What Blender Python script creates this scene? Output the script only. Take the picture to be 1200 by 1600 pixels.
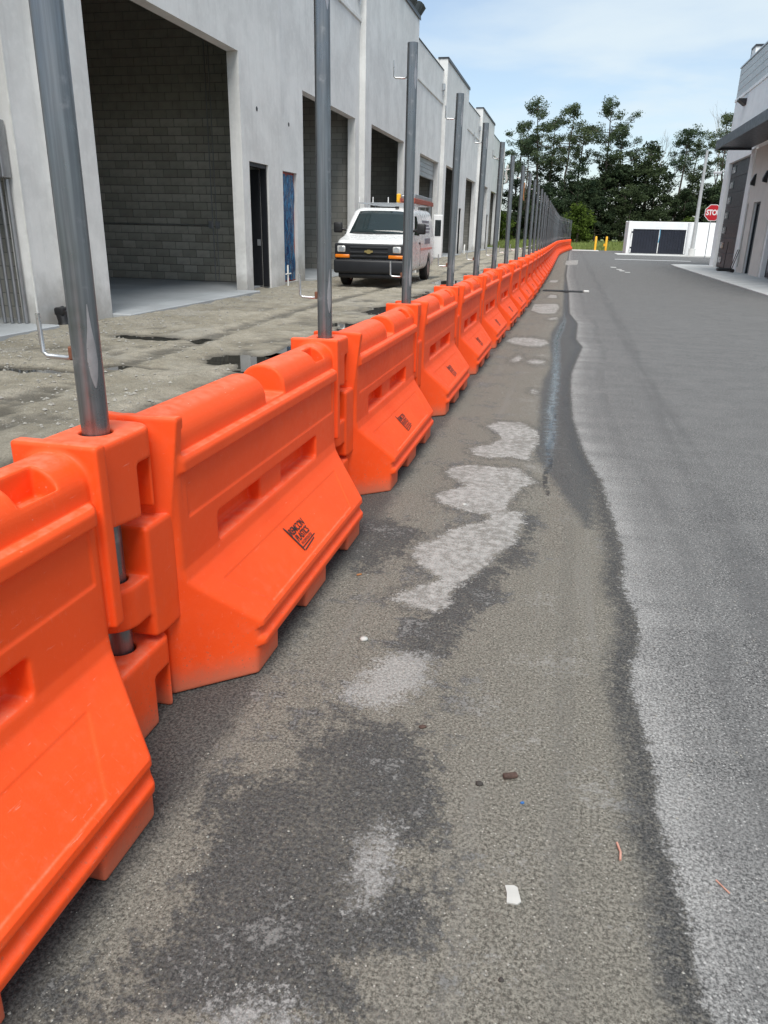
import bpy, bmesh, math, random
import numpy as np
from mathutils import Matrix, Vector

for o in list(bpy.data.objects):
    bpy.data.objects.remove(o, do_unlink=True)
SC = bpy.context.scene
COL = SC.collection
rnd = random.Random(7)

# ------------------------------------------------------------------ camera
CAM_H = 1.45
RW = ((0.97369583, 0.09848822, -0.20546653),      # world axes written in lens axes (right, down, forward)
      (0.22690188, -0.33686797, 0.91380277),
      (0.02078372, -0.93638669, -0.35035410))
cam_d = bpy.data.cameras.new('camera')
cam = bpy.data.objects.new('camera', cam_d)
COL.objects.link(cam)
cam_d.sensor_fit = 'VERTICAL'
cam_d.sensor_height = 36.0
cam_d.lens = 36.0 * 1180.0 / 1600.0
cam_d.clip_start = 0.05
cam_d.clip_end = 6000.0
right = Vector((RW[0][0], RW[1][0], RW[2][0]))
down = Vector((RW[0][1], RW[1][1], RW[2][1]))
fwd = Vector((RW[0][2], RW[1][2], RW[2][2]))
M = Matrix.Identity(4)
for i in range(3):
    M[i][0] = right[i]; M[i][1] = -down[i]; M[i][2] = -fwd[i]
M[2][3] = CAM_H
cam.matrix_world = M
SC.camera = cam

# ------------------------------------------------------------------ sky, sun, exposure
SUN_EL, SUN_AZ = math.radians(58), math.radians(171)    # azimuth clockwise from +Y
SKY_STRENGTH = 0.095
SUN_STRENGTH = 2.3
EXPOSURE = 0.82
world = bpy.data.worlds.new('World')
SC.world = world
world.use_nodes = True
wn, wl = world.node_tree.nodes, world.node_tree.links
wn.clear()
def W(t, **kw):
    n = wn.new(t)
    for k, v in kw.items():
        setattr(n, k, v)
    return n
def wmath(op, a, b=None):
    n = W('ShaderNodeMath', operation=op)
    for i, v in enumerate((a, b)):
        if v is None: continue
        if isinstance(v, (int, float)): n.inputs[i].default_value = v
        else: wl.new(v, n.inputs[i])
    return n.outputs[0]
sky = W('ShaderNodeTexSky', sky_type='NISHITA', sun_disc=False)
sky.sun_elevation = SUN_EL
sky.sun_rotation = SUN_AZ
sky.air_density = 1.0; sky.dust_density = 1.0; sky.ozone_density = 1.2
tc = W('ShaderNodeTexCoord')
sep = W('ShaderNodeSeparateXYZ'); wl.new(tc.outputs['Generated'], sep.inputs[0])
zz = wmath('ADD', wmath('MAXIMUM', sep.outputs[2], 0.0), 0.16)
comb = W('ShaderNodeCombineXYZ')
wl.new(wmath('DIVIDE', sep.outputs[0], zz), comb.inputs[0])
wl.new(wmath('DIVIDE', sep.outputs[1], zz), comb.inputs[1])
n1 = W('ShaderNodeTexNoise'); n1.inputs['Scale'].default_value = 0.75
n1.inputs['Detail'].default_value = 7; n1.inputs['Roughness'].default_value = 0.52
n1.inputs['Distortion'].default_value = 0.35
mp = W('ShaderNodeMapping'); mp.inputs['Location'].default_value = (1.7, 0.35, 0.0); mp.inputs['Scale'].default_value = (1.0, 1.5, 1.0)
wl.new(comb.outputs[0], mp.inputs[0]); wl.new(mp.outputs[0], n1.inputs['Vector'])
cr = W('ShaderNodeMapRange', interpolation_type='SMOOTHSTEP')
cr.inputs['From Min'].default_value = 0.42; cr.inputs['From Max'].default_value = 0.70
wl.new(n1.outputs['Fac'], cr.inputs['Value'])
# thin high veil whitening the sky at the horizon, thickened unseen overhead for whiter light
veil = W('ShaderNodeFloatCurve')
for q, pt in enumerate(((0.0, 0.42), (0.22, 0.20), (0.5, 0.45), (1.0, 0.58))):
    cp = veil.mapping.curves[0].points
    if q in (0,): cp[0].location = pt
    elif q == 3: cp[len(cp) - 1].location = pt
    else: cp.new(*pt)
veil.mapping.update()
wl.new(wmath('MAXIMUM', sep.outputs[2], 0.0), veil.inputs['Value'])
cmask = wmath('MINIMUM', wmath('ADD', wmath('MULTIPLY', cr.outputs[0], 0.66), veil.outputs[0]), 0.93)
mixc = W('ShaderNodeMix', data_type='RGBA')
wl.new(cmask, mixc.inputs['Factor'])
wl.new(sky.outputs[0], mixc.inputs['A'])
mixc.inputs['B'].default_value = (4.75, 5.4, 5.75, 1)
bgn = W('ShaderNodeBackground'); bgn.inputs['Strength'].default_value = SKY_STRENGTH
wl.new(mixc.outputs['Result'], bgn.inputs['Color'])
wout = W('ShaderNodeOutputWorld'); wl.new(bgn.outputs[0], wout.inputs['Surface'])

sun_d = bpy.data.lights.new('sun', 'SUN')
sun_d.energy = SUN_STRENGTH
sun_d.angle = math.radians(35)
sun_d.color = (1.0, 0.96, 0.90)
sun = bpy.data.objects.new('sun', sun_d)
COL.objects.link(sun)
sd = Vector((math.sin(SUN_AZ) * math.cos(SUN_EL), math.cos(SUN_AZ) * math.cos(SUN_EL), math.sin(SUN_EL)))
sun.rotation_euler = sd.to_track_quat('Z', 'Y').to_euler()
sun.location = (20, -20, 30)

SC.view_settings.view_transform = 'Standard'
SC.view_settings.look = 'None'
SC.view_settings.gamma = 1.0
SC.view_settings.exposure = EXPOSURE
SC.view_settings.use_curve_mapping = False
SC.cycles.denoising_prefilter = 'ACCURATE'
SC.cycles.max_bounces = 6
SC.cycles.diffuse_bounces = 4
SC.cycles.transparent_max_bounces = 6
SC.cycles.caustics_reflective = False
SC.cycles.caustics_refractive = False

# ------------------------------------------------------------------ node helper and materials
class G:
    """tiny helper for building material node trees"""
    def __init__(s, name):
        s.m = bpy.data.materials.new(name); s.m.use_nodes = True
        s.t = s.m.node_tree; s.t.nodes.clear()
        s.out = s.t.nodes.new('ShaderNodeOutputMaterial')
        s.tc = s.t.nodes.new('ShaderNodeTexCoord')
        s.obj = s.tc.outputs['Object']
    def put(s, sock, v):
        if v is None: return
        if hasattr(v, 'is_output') or isinstance(v, bpy.types.NodeSocket): s.t.links.new(v, sock)
        elif isinstance(v, (tuple, list)):
            v = tuple(v)
            n = len(sock.default_value)
            sock.default_value = (v + (1.0,))[:n] if len(v) < n else v[:n]
        else: sock.default_value = v
    def math(s, op, a, b=None, c=None, clamp=False):
        n = s.t.nodes.new('ShaderNodeMath'); n.operation = op; n.use_clamp = clamp
        for i, v in enumerate((a, b, c)): s.put(n.inputs[i], v)
        return n.outputs[0]
    def step(s, v, lo, hi, a=0.0, b=1.0, smooth=True):
        n = s.t.nodes.new('ShaderNodeMapRange'); n.clamp = True
        if smooth: n.interpolation_type = 'SMOOTHSTEP'
        for k, x in (('Value', v), ('From Min', lo), ('From Max', hi), ('To Min', a), ('To Max', b)): s.put(n.inputs[k], x)
        return n.outputs[0]
    def mix(s, f, a, b, mode='MIX'):
        n = s.t.nodes.new('ShaderNodeMix'); n.data_type = 'RGBA'; n.blend_type = mode
        s.put(n.inputs['Factor'], f); s.put(n.inputs[6], a); s.put(n.inputs[7], b)
        return n.outputs[2]
    def mapping(s, scale=(1, 1, 1), loc=(0, 0, 0), src=None):
        n = s.t.nodes.new('ShaderNodeMapping')
        s.t.links.new(src or s.obj, n.inputs[0]); n.inputs['Scale'].default_value = scale; n.inputs['Location'].default_value = loc
        return n.outputs[0]
    def noise(s, scale, detail=3, rough=0.55, dist=0.0, vec=None):
        n = s.t.nodes.new('ShaderNodeTexNoise')
        n.inputs['Scale'].default_value = scale; n.inputs['Detail'].default_value = detail
        n.inputs['Roughness'].default_value = rough; n.inputs['Distortion'].default_value = dist
        s.t.links.new(vec or s.obj, n.inputs['Vector'])
        return n.outputs['Fac']
    def voro(s, scale, vec=None, feature='F1', out='Distance'):
        n = s.t.nodes.new('ShaderNodeTexVoronoi'); n.feature = feature
        n.inputs['Scale'].default_value = scale
        s.t.links.new(vec or s.obj, n.inputs['Vector'])
        return n.outputs[out]
    def attr(s, name):
        n = s.t.nodes.new('ShaderNodeAttribute'); n.attribute_name = name
        return n.outputs['Fac']
    def sep(s, src=None):
        n = s.t.nodes.new('ShaderNodeSeparateXYZ'); s.t.links.new(src or s.obj, n.inputs[0])
        return n.outputs
    def rand(s):
        n = s.t.nodes.new('ShaderNodeObjectInfo'); return n.outputs['Random']
    def bump(s, h, strength=0.3, dist=0.01):
        n = s.t.nodes.new('ShaderNodeBump'); n.inputs['Strength'].default_value = strength; n.inputs['Distance'].default_value = dist
        s.t.links.new(h, n.inputs['Height'])
        return n.outputs[0]
    def bsdf(s, color, rough=0.6, metal=0.0, normal=None, **kw):
        n = s.t.nodes.new('ShaderNodeBsdfPrincipled')
        s.put(n.inputs['Base Color'], color); s.put(n.inputs['Roughness'], rough); s.put(n.inputs['Metallic'], metal)
        if normal is not None: s.t.links.new(normal, n.inputs['Normal'])
        for k, v in kw.items(): s.put(n.inputs[k.replace('_', ' ')], v)
        s.t.links.new(n.outputs[0], s.out.inputs['Surface'])
        return s.m

def simple(name, color, rough=0.6, metal=0.0, var=0.12, scale=6.0, bump=0.0, bscale=80.0, **kw):
    g = G(name)
    n = g.noise(scale, 5, 0.6)
    c = g.mix(g.step(n, 0.3, 0.7, smooth=False), tuple(x * (1 - var) for x in color), tuple(min(1, x * (1 + var)) for x in color))
    nm = g.bump(g.noise(bscale, 3), bump, 0.005) if bump else None
    r = g.step(g.noise(scale * 3, 3), 0.3, 0.7, max(0.02, rough - 0.07), min(1, rough + 0.07), smooth=False)
    return g.bsdf(c, r, metal, nm, **kw)

MAT = {}
# rotomoulded orange plastic with dust and scuffs
g = G('orange_plastic')
n_a = g.noise(3.0, 5, 0.6); n_b = g.noise(26.0, 4, 0.65); n_c = g.noise(220.0, 2)
s_ = g.mapping((60, 5, 14)); scr = g.noise(3.0, 3, 0.6, vec=s_)
zc = g.sep()[2]
base = g.mix(g.step(n_a, 0.35, 0.65), (0.88, 0.072, 0.007), (0.93, 0.086, 0.011))
base = g.mix(g.math('MULTIPLY', g.rand(), 0.35), base, (0.86, 0.095, 0.022))
dust = g.math('MULTIPLY', g.step(n_b, 0.45, 0.85), g.step(zc, 0.02, 0.45, 0.16, 0.05))
base = g.mix(dust, base, (0.66, 0.30, 0.20))
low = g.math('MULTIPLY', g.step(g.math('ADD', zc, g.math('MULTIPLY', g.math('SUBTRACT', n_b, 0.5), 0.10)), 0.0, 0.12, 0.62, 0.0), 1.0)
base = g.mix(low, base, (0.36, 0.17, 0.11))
spl = g.math('MULTIPLY', g.step(g.voro(70.0), 0.28, 0.14), g.math('MULTIPLY', g.step(zc, 0.36, 0.03), g.step(n_b, 0.40, 0.62)))
base = g.mix(g.math('MULTIPLY', spl, 0.55), base, (0.28, 0.13, 0.08))
base = g.mix(g.math('MULTIPLY', g.step(scr, 0.64, 0.76), 0.18), base, (0.93, 0.36, 0.24))
scr2 = g.noise(5.0, 4, 0.7, 0.4, vec=g.mapping((3, 18, 30), (3.1, 0, 0)))
base = g.mix(g.math('MULTIPLY', g.step(scr2, 0.66, 0.72), 0.28), base, (0.90, 0.48, 0.38))
geo = g.t.nodes.new('ShaderNodeNewGeometry'); gz = g.sep(geo.outputs['Normal'])[2]
sett = g.math('MULTIPLY', g.step(gz, 0.75, 0.97), g.step(n_b, 0.3, 0.65, 0.10, 0.42))
base = g.mix(sett, base, (0.80, 0.27, 0.17))
fleck = g.math('MULTIPLY', g.step(g.voro(22.0), 0.06, 0.02), g.step(n_a, 0.55, 0.65))
base = g.mix(g.math('MULTIPLY', fleck, 0.6), base, (0.72, 0.52, 0.42))
MAT['orange'] = g.bsdf(base, g.step(n_b, 0.3, 0.7, 0.46, 0.60), 0.0, g.bump(g.math('ADD', n_c, g.math('MULTIPLY', n_a, 2.0)), 0.10, 0.004), Specular_IOR_Level=0.28)
# galvanised pipe
g = G('galvanised_pipe')
st = g.noise(4.0, 4, 0.6, vec=g.mapping((22, 22, 0.7)))
n_b = g.noise(14.0, 4, 0.6)
c = g.mix(g.step(st, 0.25, 0.75), (0.16, 0.168, 0.178), (0.26, 0.268, 0.28))
c = g.mix(g.step(n_b, 0.6, 0.75, 0, 0.35), c, (0.50, 0.49, 0.49))
rust = g.math('MULTIPLY', g.step(g.noise(7.0, 5, 0.7), 0.66, 0.74), 0.7)
c = g.mix(rust, c, (0.16, 0.075, 0.04))
MAT['pipe'] = g.bsdf(c, g.step(n_b, 0.3, 0.7, 0.26, 0.42), 0.85, None)
MAT['weld'] = simple('ground_weld', (0.42, 0.40, 0.41), 0.34, 0.7, 0.3, 14)
MAT['hook'] = simple('zinc_rod', (0.55, 0.55, 0.55), 0.32, 0.85, 0.2, 20)
MAT['rust'] = simple('rusty_weld', (0.16, 0.07, 0.04), 0.8, 0.1, 0.4, 40)
MAT['black'] = simple('black_plastic', (0.012, 0.012, 0.013), 0.5)
MAT['ink'] = simple('black_ink', (0.02, 0.017, 0.016), 0.6)
# stucco
def stucco(name, c0, c1, streak=0.22):
    g = G(name)
    a = g.noise(0.9, 6, 0.62); b = g.noise(5.5, 5, 0.65)
    st = g.noise(1.6, 4, 0.6, vec=g.mapping((6, 6, 0.35)))
    c = g.mix(g.step(a, 0.32, 0.68), c0, c1)
    c = g.mix(g.math('MULTIPLY', g.step(st, 0.5, 0.72), streak), c, tuple(x * 0.62 for x in c0))
    c = g.mix(g.math('MULTIPLY', g.step(b, 0.45, 0.7), 0.3), c, tuple(min(1, x * 1.12) for x in c1))
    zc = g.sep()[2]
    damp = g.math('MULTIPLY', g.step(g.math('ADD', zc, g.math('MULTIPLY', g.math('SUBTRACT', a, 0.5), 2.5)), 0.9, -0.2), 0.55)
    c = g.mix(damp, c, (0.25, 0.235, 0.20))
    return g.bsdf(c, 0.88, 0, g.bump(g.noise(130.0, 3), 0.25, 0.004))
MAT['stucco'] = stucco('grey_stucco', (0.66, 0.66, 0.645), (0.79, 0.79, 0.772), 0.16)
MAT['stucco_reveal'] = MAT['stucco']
MAT['white_wall'] = simple('white_painted_wall', (0.87, 0.88, 0.88), 0.75, 0, 0.06, 2.0, 0.15, 120)
MAT['tan_wall'] = simple('beige_painted_wall', (0.70, 0.665, 0.62), 0.8, 0, 0.05, 2.0, 0.15, 120)
MAT['cap'] = simple('dark_metal_cap', (0.035, 0.04, 0.048), 0.45, 0.3)
MAT['canopy'] = simple('charcoal_metal', (0.035, 0.040, 0.050), 0.40, 0.2, 0.1, 3)
MAT['garage'] = simple('charcoal_door', (0.035, 0.036, 0.042), 0.5, 0.1, 0.15, 3)
MAT['pane'] = simple('door_pane', (0.20, 0.21, 0.22), 0.15)
MAT['glass'] = simple('dark_glass', (0.012, 0.016, 0.018), 0.05)
MAT['concrete'] = simple('pale_concrete', (0.56, 0.56, 0.545), 0.8, 0, 0.14, 1.6, 0.2, 90)
MAT['slab'] = simple('slab_concrete', (0.40, 0.42, 0.43), 0.55, 0, 0.16, 0.9, 0.1, 60)
MAT['mortar'] = simple('mortar', (0.15, 0.15, 0.145), 0.95, 0, 0.15, 12)
g = G('concrete_block')
c = g.mix(g.rand(), (0.36, 0.345, 0.285), (0.53, 0.51, 0.435))
c = g.mix(g.step(g.noise(3.0, 5, 0.6), 0.4, 0.7, 0, 0.4), c, (0.22, 0.21, 0.18))
MAT['block'] = g.bsdf(c, 0.95, 0, g.bump(g.noise(140.0, 3), 0.5, 0.006))
g = G('block_courses')
bt = g.t.nodes.new('ShaderNodeTexBrick')
xyz = g.sep(); cb = g.t.nodes.new('ShaderNodeCombineXYZ'); g.put(cb.inputs[0], xyz[0]); g.put(cb.inputs[1], xyz[2])
g.t.links.new(cb.outputs[0], bt.inputs['Vector'])
for k, v in (('Color1', (0.28, 0.272, 0.24, 1)), ('Color2', (0.36, 0.35, 0.315, 1)), ('Mortar', (0.17, 0.168, 0.16, 1)), ('Scale', 1.0), ('Mortar Size', 0.008), ('Brick Width', 0.4), ('Row Height', 0.2)):
    bt.inputs[k].default_value = v
MAT['courses'] = g.bsdf(bt.outputs[0], 0.95)
MAT['inside'] = simple('grey_interior', (0.14, 0.14, 0.135), 0.95)  # one even dark grey for the roof slabs
MAT['conduit'] = simple('steel_conduit', (0.33, 0.34, 0.35), 0.4, 0.7)
MAT['van_white'] = simple('white_van_paint', (0.72, 0.73, 0.73), 0.28, 0, 0.04, 2.0)
MAT['van_black'] = simple('black_bumper', (0.008, 0.009, 0.012), 0.5, 0, 0.15, 4)
MAT['rubber'] = simple('tyre_rubber', (0.02, 0.02, 0.02), 0.85, 0, 0.2, 12)
MAT['steel'] = simple('wheel_steel', (0.28, 0.28, 0.28), 0.45, 0.7)
MAT['lamp_clear'] = simple('headlamp_lens', (0.62, 0.62, 0.60), 0.12, 0.3, 0.3, 25)
MAT['amber'] = simple('amber_lens', (0.75, 0.20, 0.01), 0.2)
MAT['gold'] = simple('gold_emblem', (0.42, 0.33, 0.14), 0.35, 0.7)
MAT['yellow'] = simple('yellow_paint', (0.80, 0.42, 0.02), 0.5, 0, 0.12, 5)
MAT['red_fg'] = simple('orange_red_fibreglass', (0.36, 0.085, 0.05), 0.55)
MAT['alu'] = simple('aluminium', (0.45, 0.47, 0.49), 0.38, 0.6)
MAT['blue_film'] = None
g = G('blue_film')
n = g.noise(5.0, 6, 0.7, 0.8, vec=g.mapping((1.0, 3.0, 0.9)))
c = g.mix(g.step(n, 0.42, 0.62), (0.008, 0.030, 0.11), (0.04, 0.20, 0.38))
c = g.mix(g.step(g.noise(9.0, 6, 0.75, 1.5), 0.63, 0.70, 0, 0.8), c, (0.45, 0.55, 0.62))
MAT['blue_film'] = g.bsdf(c, 0.25, 0, g.bump(n, 0.6, 0.03))
MAT['red_trim'] = simple('red_primer', (0.30, 0.035, 0.025), 0.6)
MAT['pvc'] = simple('white_pvc', (0.75, 0.75, 0.72), 0.4)
MAT['stop_red'] = simple('sign_red', (0.48, 0.012, 0.02), 0.4, 0, 0.06)
MAT['sign_white'] = simple('sign_white', (0.80, 0.80, 0.80), 0.45, 0, 0.04)
MAT['gate'] = simple('dark_gate', (0.010, 0.013, 0.024), 0.5, 0.1, 0.2, 2)
MAT['iron'] = simple('cast_iron', (0.05, 0.05, 0.05), 0.6, 0.5, 0.3, 20)
MAT['bark'] = simple('grey_bark', (0.105, 0.085, 0.068), 0.95, 0, 0.35, 2.0)
MAT['dead'] = simple('dead_wood', (0.26, 0.24, 0.215), 0.95, 0, 0.3, 3.0)

# ------------------------------------------------------------------ mesh helpers
class MB:
    """collects shapes into ONE mesh"""
    def __init__(s): s.v = []; s.f = []
    def add(s, vs, fs):
        n = len(s.v); s.v.extend([tuple(p) for p in vs]); s.f.extend([tuple(i + n for i in q) for q in fs]); return s
    def box(s, x0, x1, y0, y1, z0, z1):
        x0, x1 = sorted((x0, x1)); y0, y1 = sorted((y0, y1)); z0, z1 = sorted((z0, z1))
        return s.add([(x0, y0, z0), (x1, y0, z0), (x1, y1, z0), (x0, y1, z0), (x0, y0, z1), (x1, y0, z1), (x1, y1, z1), (x0, y1, z1)],
                     [(0, 3, 2, 1), (4, 5, 6, 7), (0, 1, 5, 4), (1, 2, 6, 5), (2, 3, 7, 6), (3, 0, 4, 7)])
    def rbox(s, x0, x1, y0, y1, z0, z1, r=0.01, seg=2):
        bm = bmesh.new(); bmesh.ops.create_cube(bm, size=1.0)
        for v in bm.verts:
            v.co = Vector(((x0 + x1) / 2 + v.co.x * abs(x1 - x0), (y0 + y1) / 2 + v.co.y * abs(y1 - y0), (z0 + z1) / 2 + v.co.z * abs(z1 - z0)))
        bmesh.ops.bevel(bm, geom=bm.edges[:], offset=r, segments=seg, affect='EDGES', profile=0.5)
        bm.verts.index_update()
        s.add([v.co[:] for v in bm.verts], [[v.index for v in f.verts] for f in bm.faces]); bm.free(); return s
    def tube(s, pts, rad, n=10, cap=True):
        pts = [Vector(p) for p in pts]
        rads = rad if isinstance(rad, (list, tuple)) else [rad] * len(pts)
        base = len(s.v); ref = None
        for i, p in enumerate(pts):
            d = (pts[min(i + 1, len(pts) - 1)] - pts[max(i - 1, 0)]).normalized()
            if ref is None: ref = Vector((1, 0, 0)) if abs(d.x) < 0.8 else Vector((0, 1, 0))
            a = (ref - d * ref.dot(d)).normalized(); b = d.cross(a); ref = a
            for k in range(n):
                t = 2 * math.pi * k / n
                s.v.append(tuple(p + (a * math.cos(t) + b * math.sin(t)) * rads[i]))
        for i in range(len(pts) - 1):
            for k in range(n):
                k2 = (k + 1) % n
                s.f.append((base + i * n + k, base + i * n + k2, base + (i + 1) * n + k2, base + (i + 1) * n + k))
        if cap:
            s.f.append(tuple(base + k for k in reversed(range(n))))
            e = base + (len(pts) - 1) * n
            s.f.append(tuple(e + k for k in range(n)))
        return s
    def disc(s, c, axis, r, h, n=20, r2=None):
        c = Vector(c); d = Vector(axis).normalized()
        return s.tube([c - d * h / 2, c + d * h / 2], [r, r if r2 is None else r2], n)
    def prism(s, poly, fn0, fn1):
        n = len(poly); a = [fn0(*p) for p in poly]; b = [fn1(*p) for p in poly]
        fs = [tuple(range(n)), tuple(range(2 * n - 1, n - 1, -1))]
        fs += [(i, i + n, (i + 1) % n + n, (i + 1) % n) for i in range(n)]
        return s.add(a + b, fs)
    def mesh(s, name, smooth=None):
        me = bpy.data.meshes.new(name); me.from_pydata(s.v, [], s.f); me.update()
        bm = bmesh.new(); bm.from_mesh(me); bmesh.ops.recalc_face_normals(bm, faces=bm.faces[:]); bm.to_mesh(me); bm.free()
        if smooth is not None: smooth_mesh(me, smooth)
        return me
    def build(s, name, mat, parent=None, smooth=None):
        return put(name, s.mesh(name, smooth), mat, parent)

def smooth_mesh(me, deg):
    me.polygons.foreach_set('use_smooth', [True] * len(me.polygons))
    if deg < 179:
        me.set_sharp_from_angle(angle=math.radians(deg))
def put(name, me, mat=None, parent=None):
    o = bpy.data.objects.new(name, me); COL.objects.link(o)
    if mat is not None and len(me.materials) == 0:
        me.materials.append(MAT[mat] if isinstance(mat, str) else mat)
    if parent is not None: child(o, parent)
    return o
def child(o, parent):
    o.parent = parent
    p = parent; m = Matrix.Identity(4); chain = []
    while p is not None: chain.append(p); p = p.parent
    for p in reversed(chain):
        m = m @ p.matrix_parent_inverse @ p.matrix_basis
    o.matrix_parent_inverse = m.inverted()
def tag(o, label=None, cat=None, group=None, kind=None):
    if label: o['label'] = label
    if cat: o['category'] = cat
    if group: o['group'] = group
    if kind: o['kind'] = kind
    return o
def thing(name, label, cat, loc=(0, 0, 0), group=None, rotz=0.0):
    o = bpy.data.objects.new(name, None); COL.objects.link(o)
    o.location = loc; o.rotation_euler = (0, 0, rotz); o.empty_display_size = 0.2
    return tag(o, label, cat, group)
def structure(o): o['kind'] = 'structure'; return o
def local_child(o, parent):          # keep coordinates of o as written, relative to the parent's origin
    o.parent = parent; o.matrix_parent_inverse = Matrix.Identity(4)
    return o
def text_mesh(txt, size, extrude=0.0, shear=0.0, bold=0.0, spacing=1.0):
    cu = bpy.data.curves.new('lettering', 'FONT'); cu.body = txt; cu.size = size; cu.extrude = extrude
    cu.shear = shear; cu.offset = bold; cu.align_x = 'CENTER'; cu.align_y = 'CENTER'; cu.space_character = spacing
    cu.resolution_u = 3
    ob = bpy.data.objects.new('lettering', cu); COL.objects.link(ob)
    dg = bpy.context.evaluated_depsgraph_get()
    me = bpy.data.meshes.new_from_object(ob.evaluated_get(dg))
    bpy.data.objects.remove(ob, do_unlink=True); bpy.data.curves.remove(cu)
    vs = [v.co.copy() for v in me.vertices]; fs = [tuple(p.vertices) for p in me.polygons]
    bpy.data.meshes.remove(me)
    return vs, fs
ORD = ['zeroth', 'first', 'second', 'third', 'fourth', 'fifth', 'sixth', 'seventh', 'eighth', 'ninth', 'tenth', 'eleventh', 'twelfth', 'thirteenth', 'fourteenth', 'fifteenth', 'sixteenth', 'seventeenth', 'eighteenth', 'nineteenth']
TENS = {20: 'twentieth', 30: 'thirtieth', 40: 'fortieth'}
def ordinal(n):
    if n < 20: return ORD[n]
    if n % 10 == 0: return TENS[n]
    return {2: 'twenty', 3: 'thirty', 4: 'forty'}[n // 10] + '-' + ORD[n % 10]

# signed distance fields meshed with surface nets
def poly_sdf(px, py, poly):
    P = np.asarray(poly, float); d = np.full(px.shape, 1e9); s = np.ones(px.shape)
    n = len(P)
    for i in range(n):
        a = P[i]; b = P[i - 1]; ex, ey = b - a
        wx, wy = px - a[0], py - a[1]
        t = np.clip((wx * ex + wy * ey) / (ex * ex + ey * ey + 1e-12), 0, 1)
        d = np.minimum(d, (wx - ex * t) ** 2 + (wy - ey * t) ** 2)
        c1 = py >= a[1]; c2 = py < b[1]; c3 = ex * wy > ey * wx
        flip = (c1 & c2 & c3) | (~c1 & ~c2 & ~c3)
        s = np.where(flip, -s, s)
    return s * np.sqrt(d)                     # negative inside
def smax(a, b, k=0.010):
    h = np.maximum(k - np.abs(a - b), 0) / k
    return np.maximum(a, b) + h * h * k * 0.25
def smin(a, b, k=0.010): return -smax(-a, -b, k)
def sbox(X, Y, Z, x0, x1, y0, y1, z0, z1, r=0.0):
    qx = np.abs(X - (x0 + x1) / 2) - abs(x1 - x0) / 2 + r
    qy = np.abs(Y - (y0 + y1) / 2) - abs(y1 - y0) / 2 + r
    qz = np.abs(Z - (z0 + z1) / 2) - abs(z1 - z0) / 2 + r
    return np.sqrt(np.maximum(qx, 0) ** 2 + np.maximum(qy, 0) ** 2 + np.maximum(qz, 0) ** 2) + np.minimum(np.maximum(qx, np.maximum(qy, qz)), 0) - r
def net(fn, lo, hi, h, name, relax=0):
    ax = [np.arange(lo[i], hi[i] + h, h) for i in range(3)]
    X, Y, Z = np.meshgrid(*ax, indexing='ij', sparse=True)
    D = np.ascontiguousarray(np.broadcast_to(fn(X, Y, Z), tuple(len(a) for a in ax))).astype(np.float32)
    nx, ny, nz = D.shape
    S = D < 0
    cnt = np.zeros((nx - 1, ny - 1, nz - 1), np.int8)
    for i in (0, 1):
        for j in (0, 1):
            for k in (0, 1): cnt += S[i:nx - 1 + i, j:ny - 1 + j, k:nz - 1 + k]
    act = (cnt > 0) & (cnt < 8)
    ci = np.argwhere(act)
    idx = -np.ones(act.shape, np.int64); idx[act] = np.arange(len(ci))
    acc = np.zeros((len(ci), 3)); num = np.zeros(len(ci))
    cor = [(i, j, k) for i in (0, 1) for j in (0, 1) for k in (0, 1)]
    for a in cor:
        for ax_i in range(3):
            if a[ax_i]: continue
            b = list(a); b[ax_i] = 1
            da = D[ci[:, 0] + a[0], ci[:, 1] + a[1], ci[:, 2] + a[2]]; db = D[ci[:, 0] + b[0], ci[:, 1] + b[1], ci[:, 2] + b[2]]
            m = (da < 0) != (db < 0)
            t = np.where(m, da / np.where(m, da - db, 1), 0)
            for q in range(3):
                acc[:, q] += np.where(m, a[q] + (t if q == ax_i else 0), 0)
            num += m
    pos = (ci + acc / num[:, None]) * h + np.array(lo)
    quads = []
    for ax_i in range(3):
        sl0 = [slice(None)] * 3; sl1 = [slice(None)] * 3
        sl0[ax_i] = slice(0, -1); sl1[ax_i] = slice(1, None)
        s0, s1 = S[tuple(sl0)], S[tuple(sl1)]
        e = np.argwhere(s0 != s1)
        u, v = [(1, 2), (2, 0), (0, 1)][ax_i]
        ok = (e[:, u] > 0) & (e[:, v] > 0) & (e[:, u] < D.shape[u] - 1) & (e[:, v] < D.shape[v] - 1)
        e = e[ok]; flip = ~s0[tuple(e.T)]
        c = []
        for du, dv in ((1, 1), (0, 1), (0, 0), (1, 0)):
            q = e.copy(); q[:, u] -= du; q[:, v] -= dv
            c.append(idx[tuple(q.T)])
        c = np.stack(c, 1)
        c[flip] = c[flip][:, ::-1]
        quads.append(c)
    quads = np.concatenate(quads)
    for _ in range(relax):
        acc = np.zeros_like(pos); num = np.zeros(len(pos))
        for a, b in ((0, 1), (1, 2), (2, 3), (3, 0)):
            np.add.at(acc, quads[:, a], pos[quads[:, b]]); np.add.at(num, quads[:, a], 1)
            np.add.at(acc, quads[:, b], pos[quads[:, a]]); np.add.at(num, quads[:, b], 1)
        pos = pos * 0.4 + 0.6 * acc / np.maximum(num, 1)[:, None]
    me = bpy.data.meshes.new(name)
    me.vertices.add(len(pos)); me.vertices.foreach_set('co', pos.astype(np.float32).ravel())
    me.loops.add(len(quads) * 4); me.loops.foreach_set('vertex_index', quads.astype(np.int32).ravel())
    me.polygons.add(len(quads)); me.polygons.foreach_set('loop_start', np.arange(0, len(quads) * 4, 4, dtype=np.int32))
    me.update(calc_edges=True); me.validate()
    smooth_mesh(me, 180)
    return me

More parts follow.
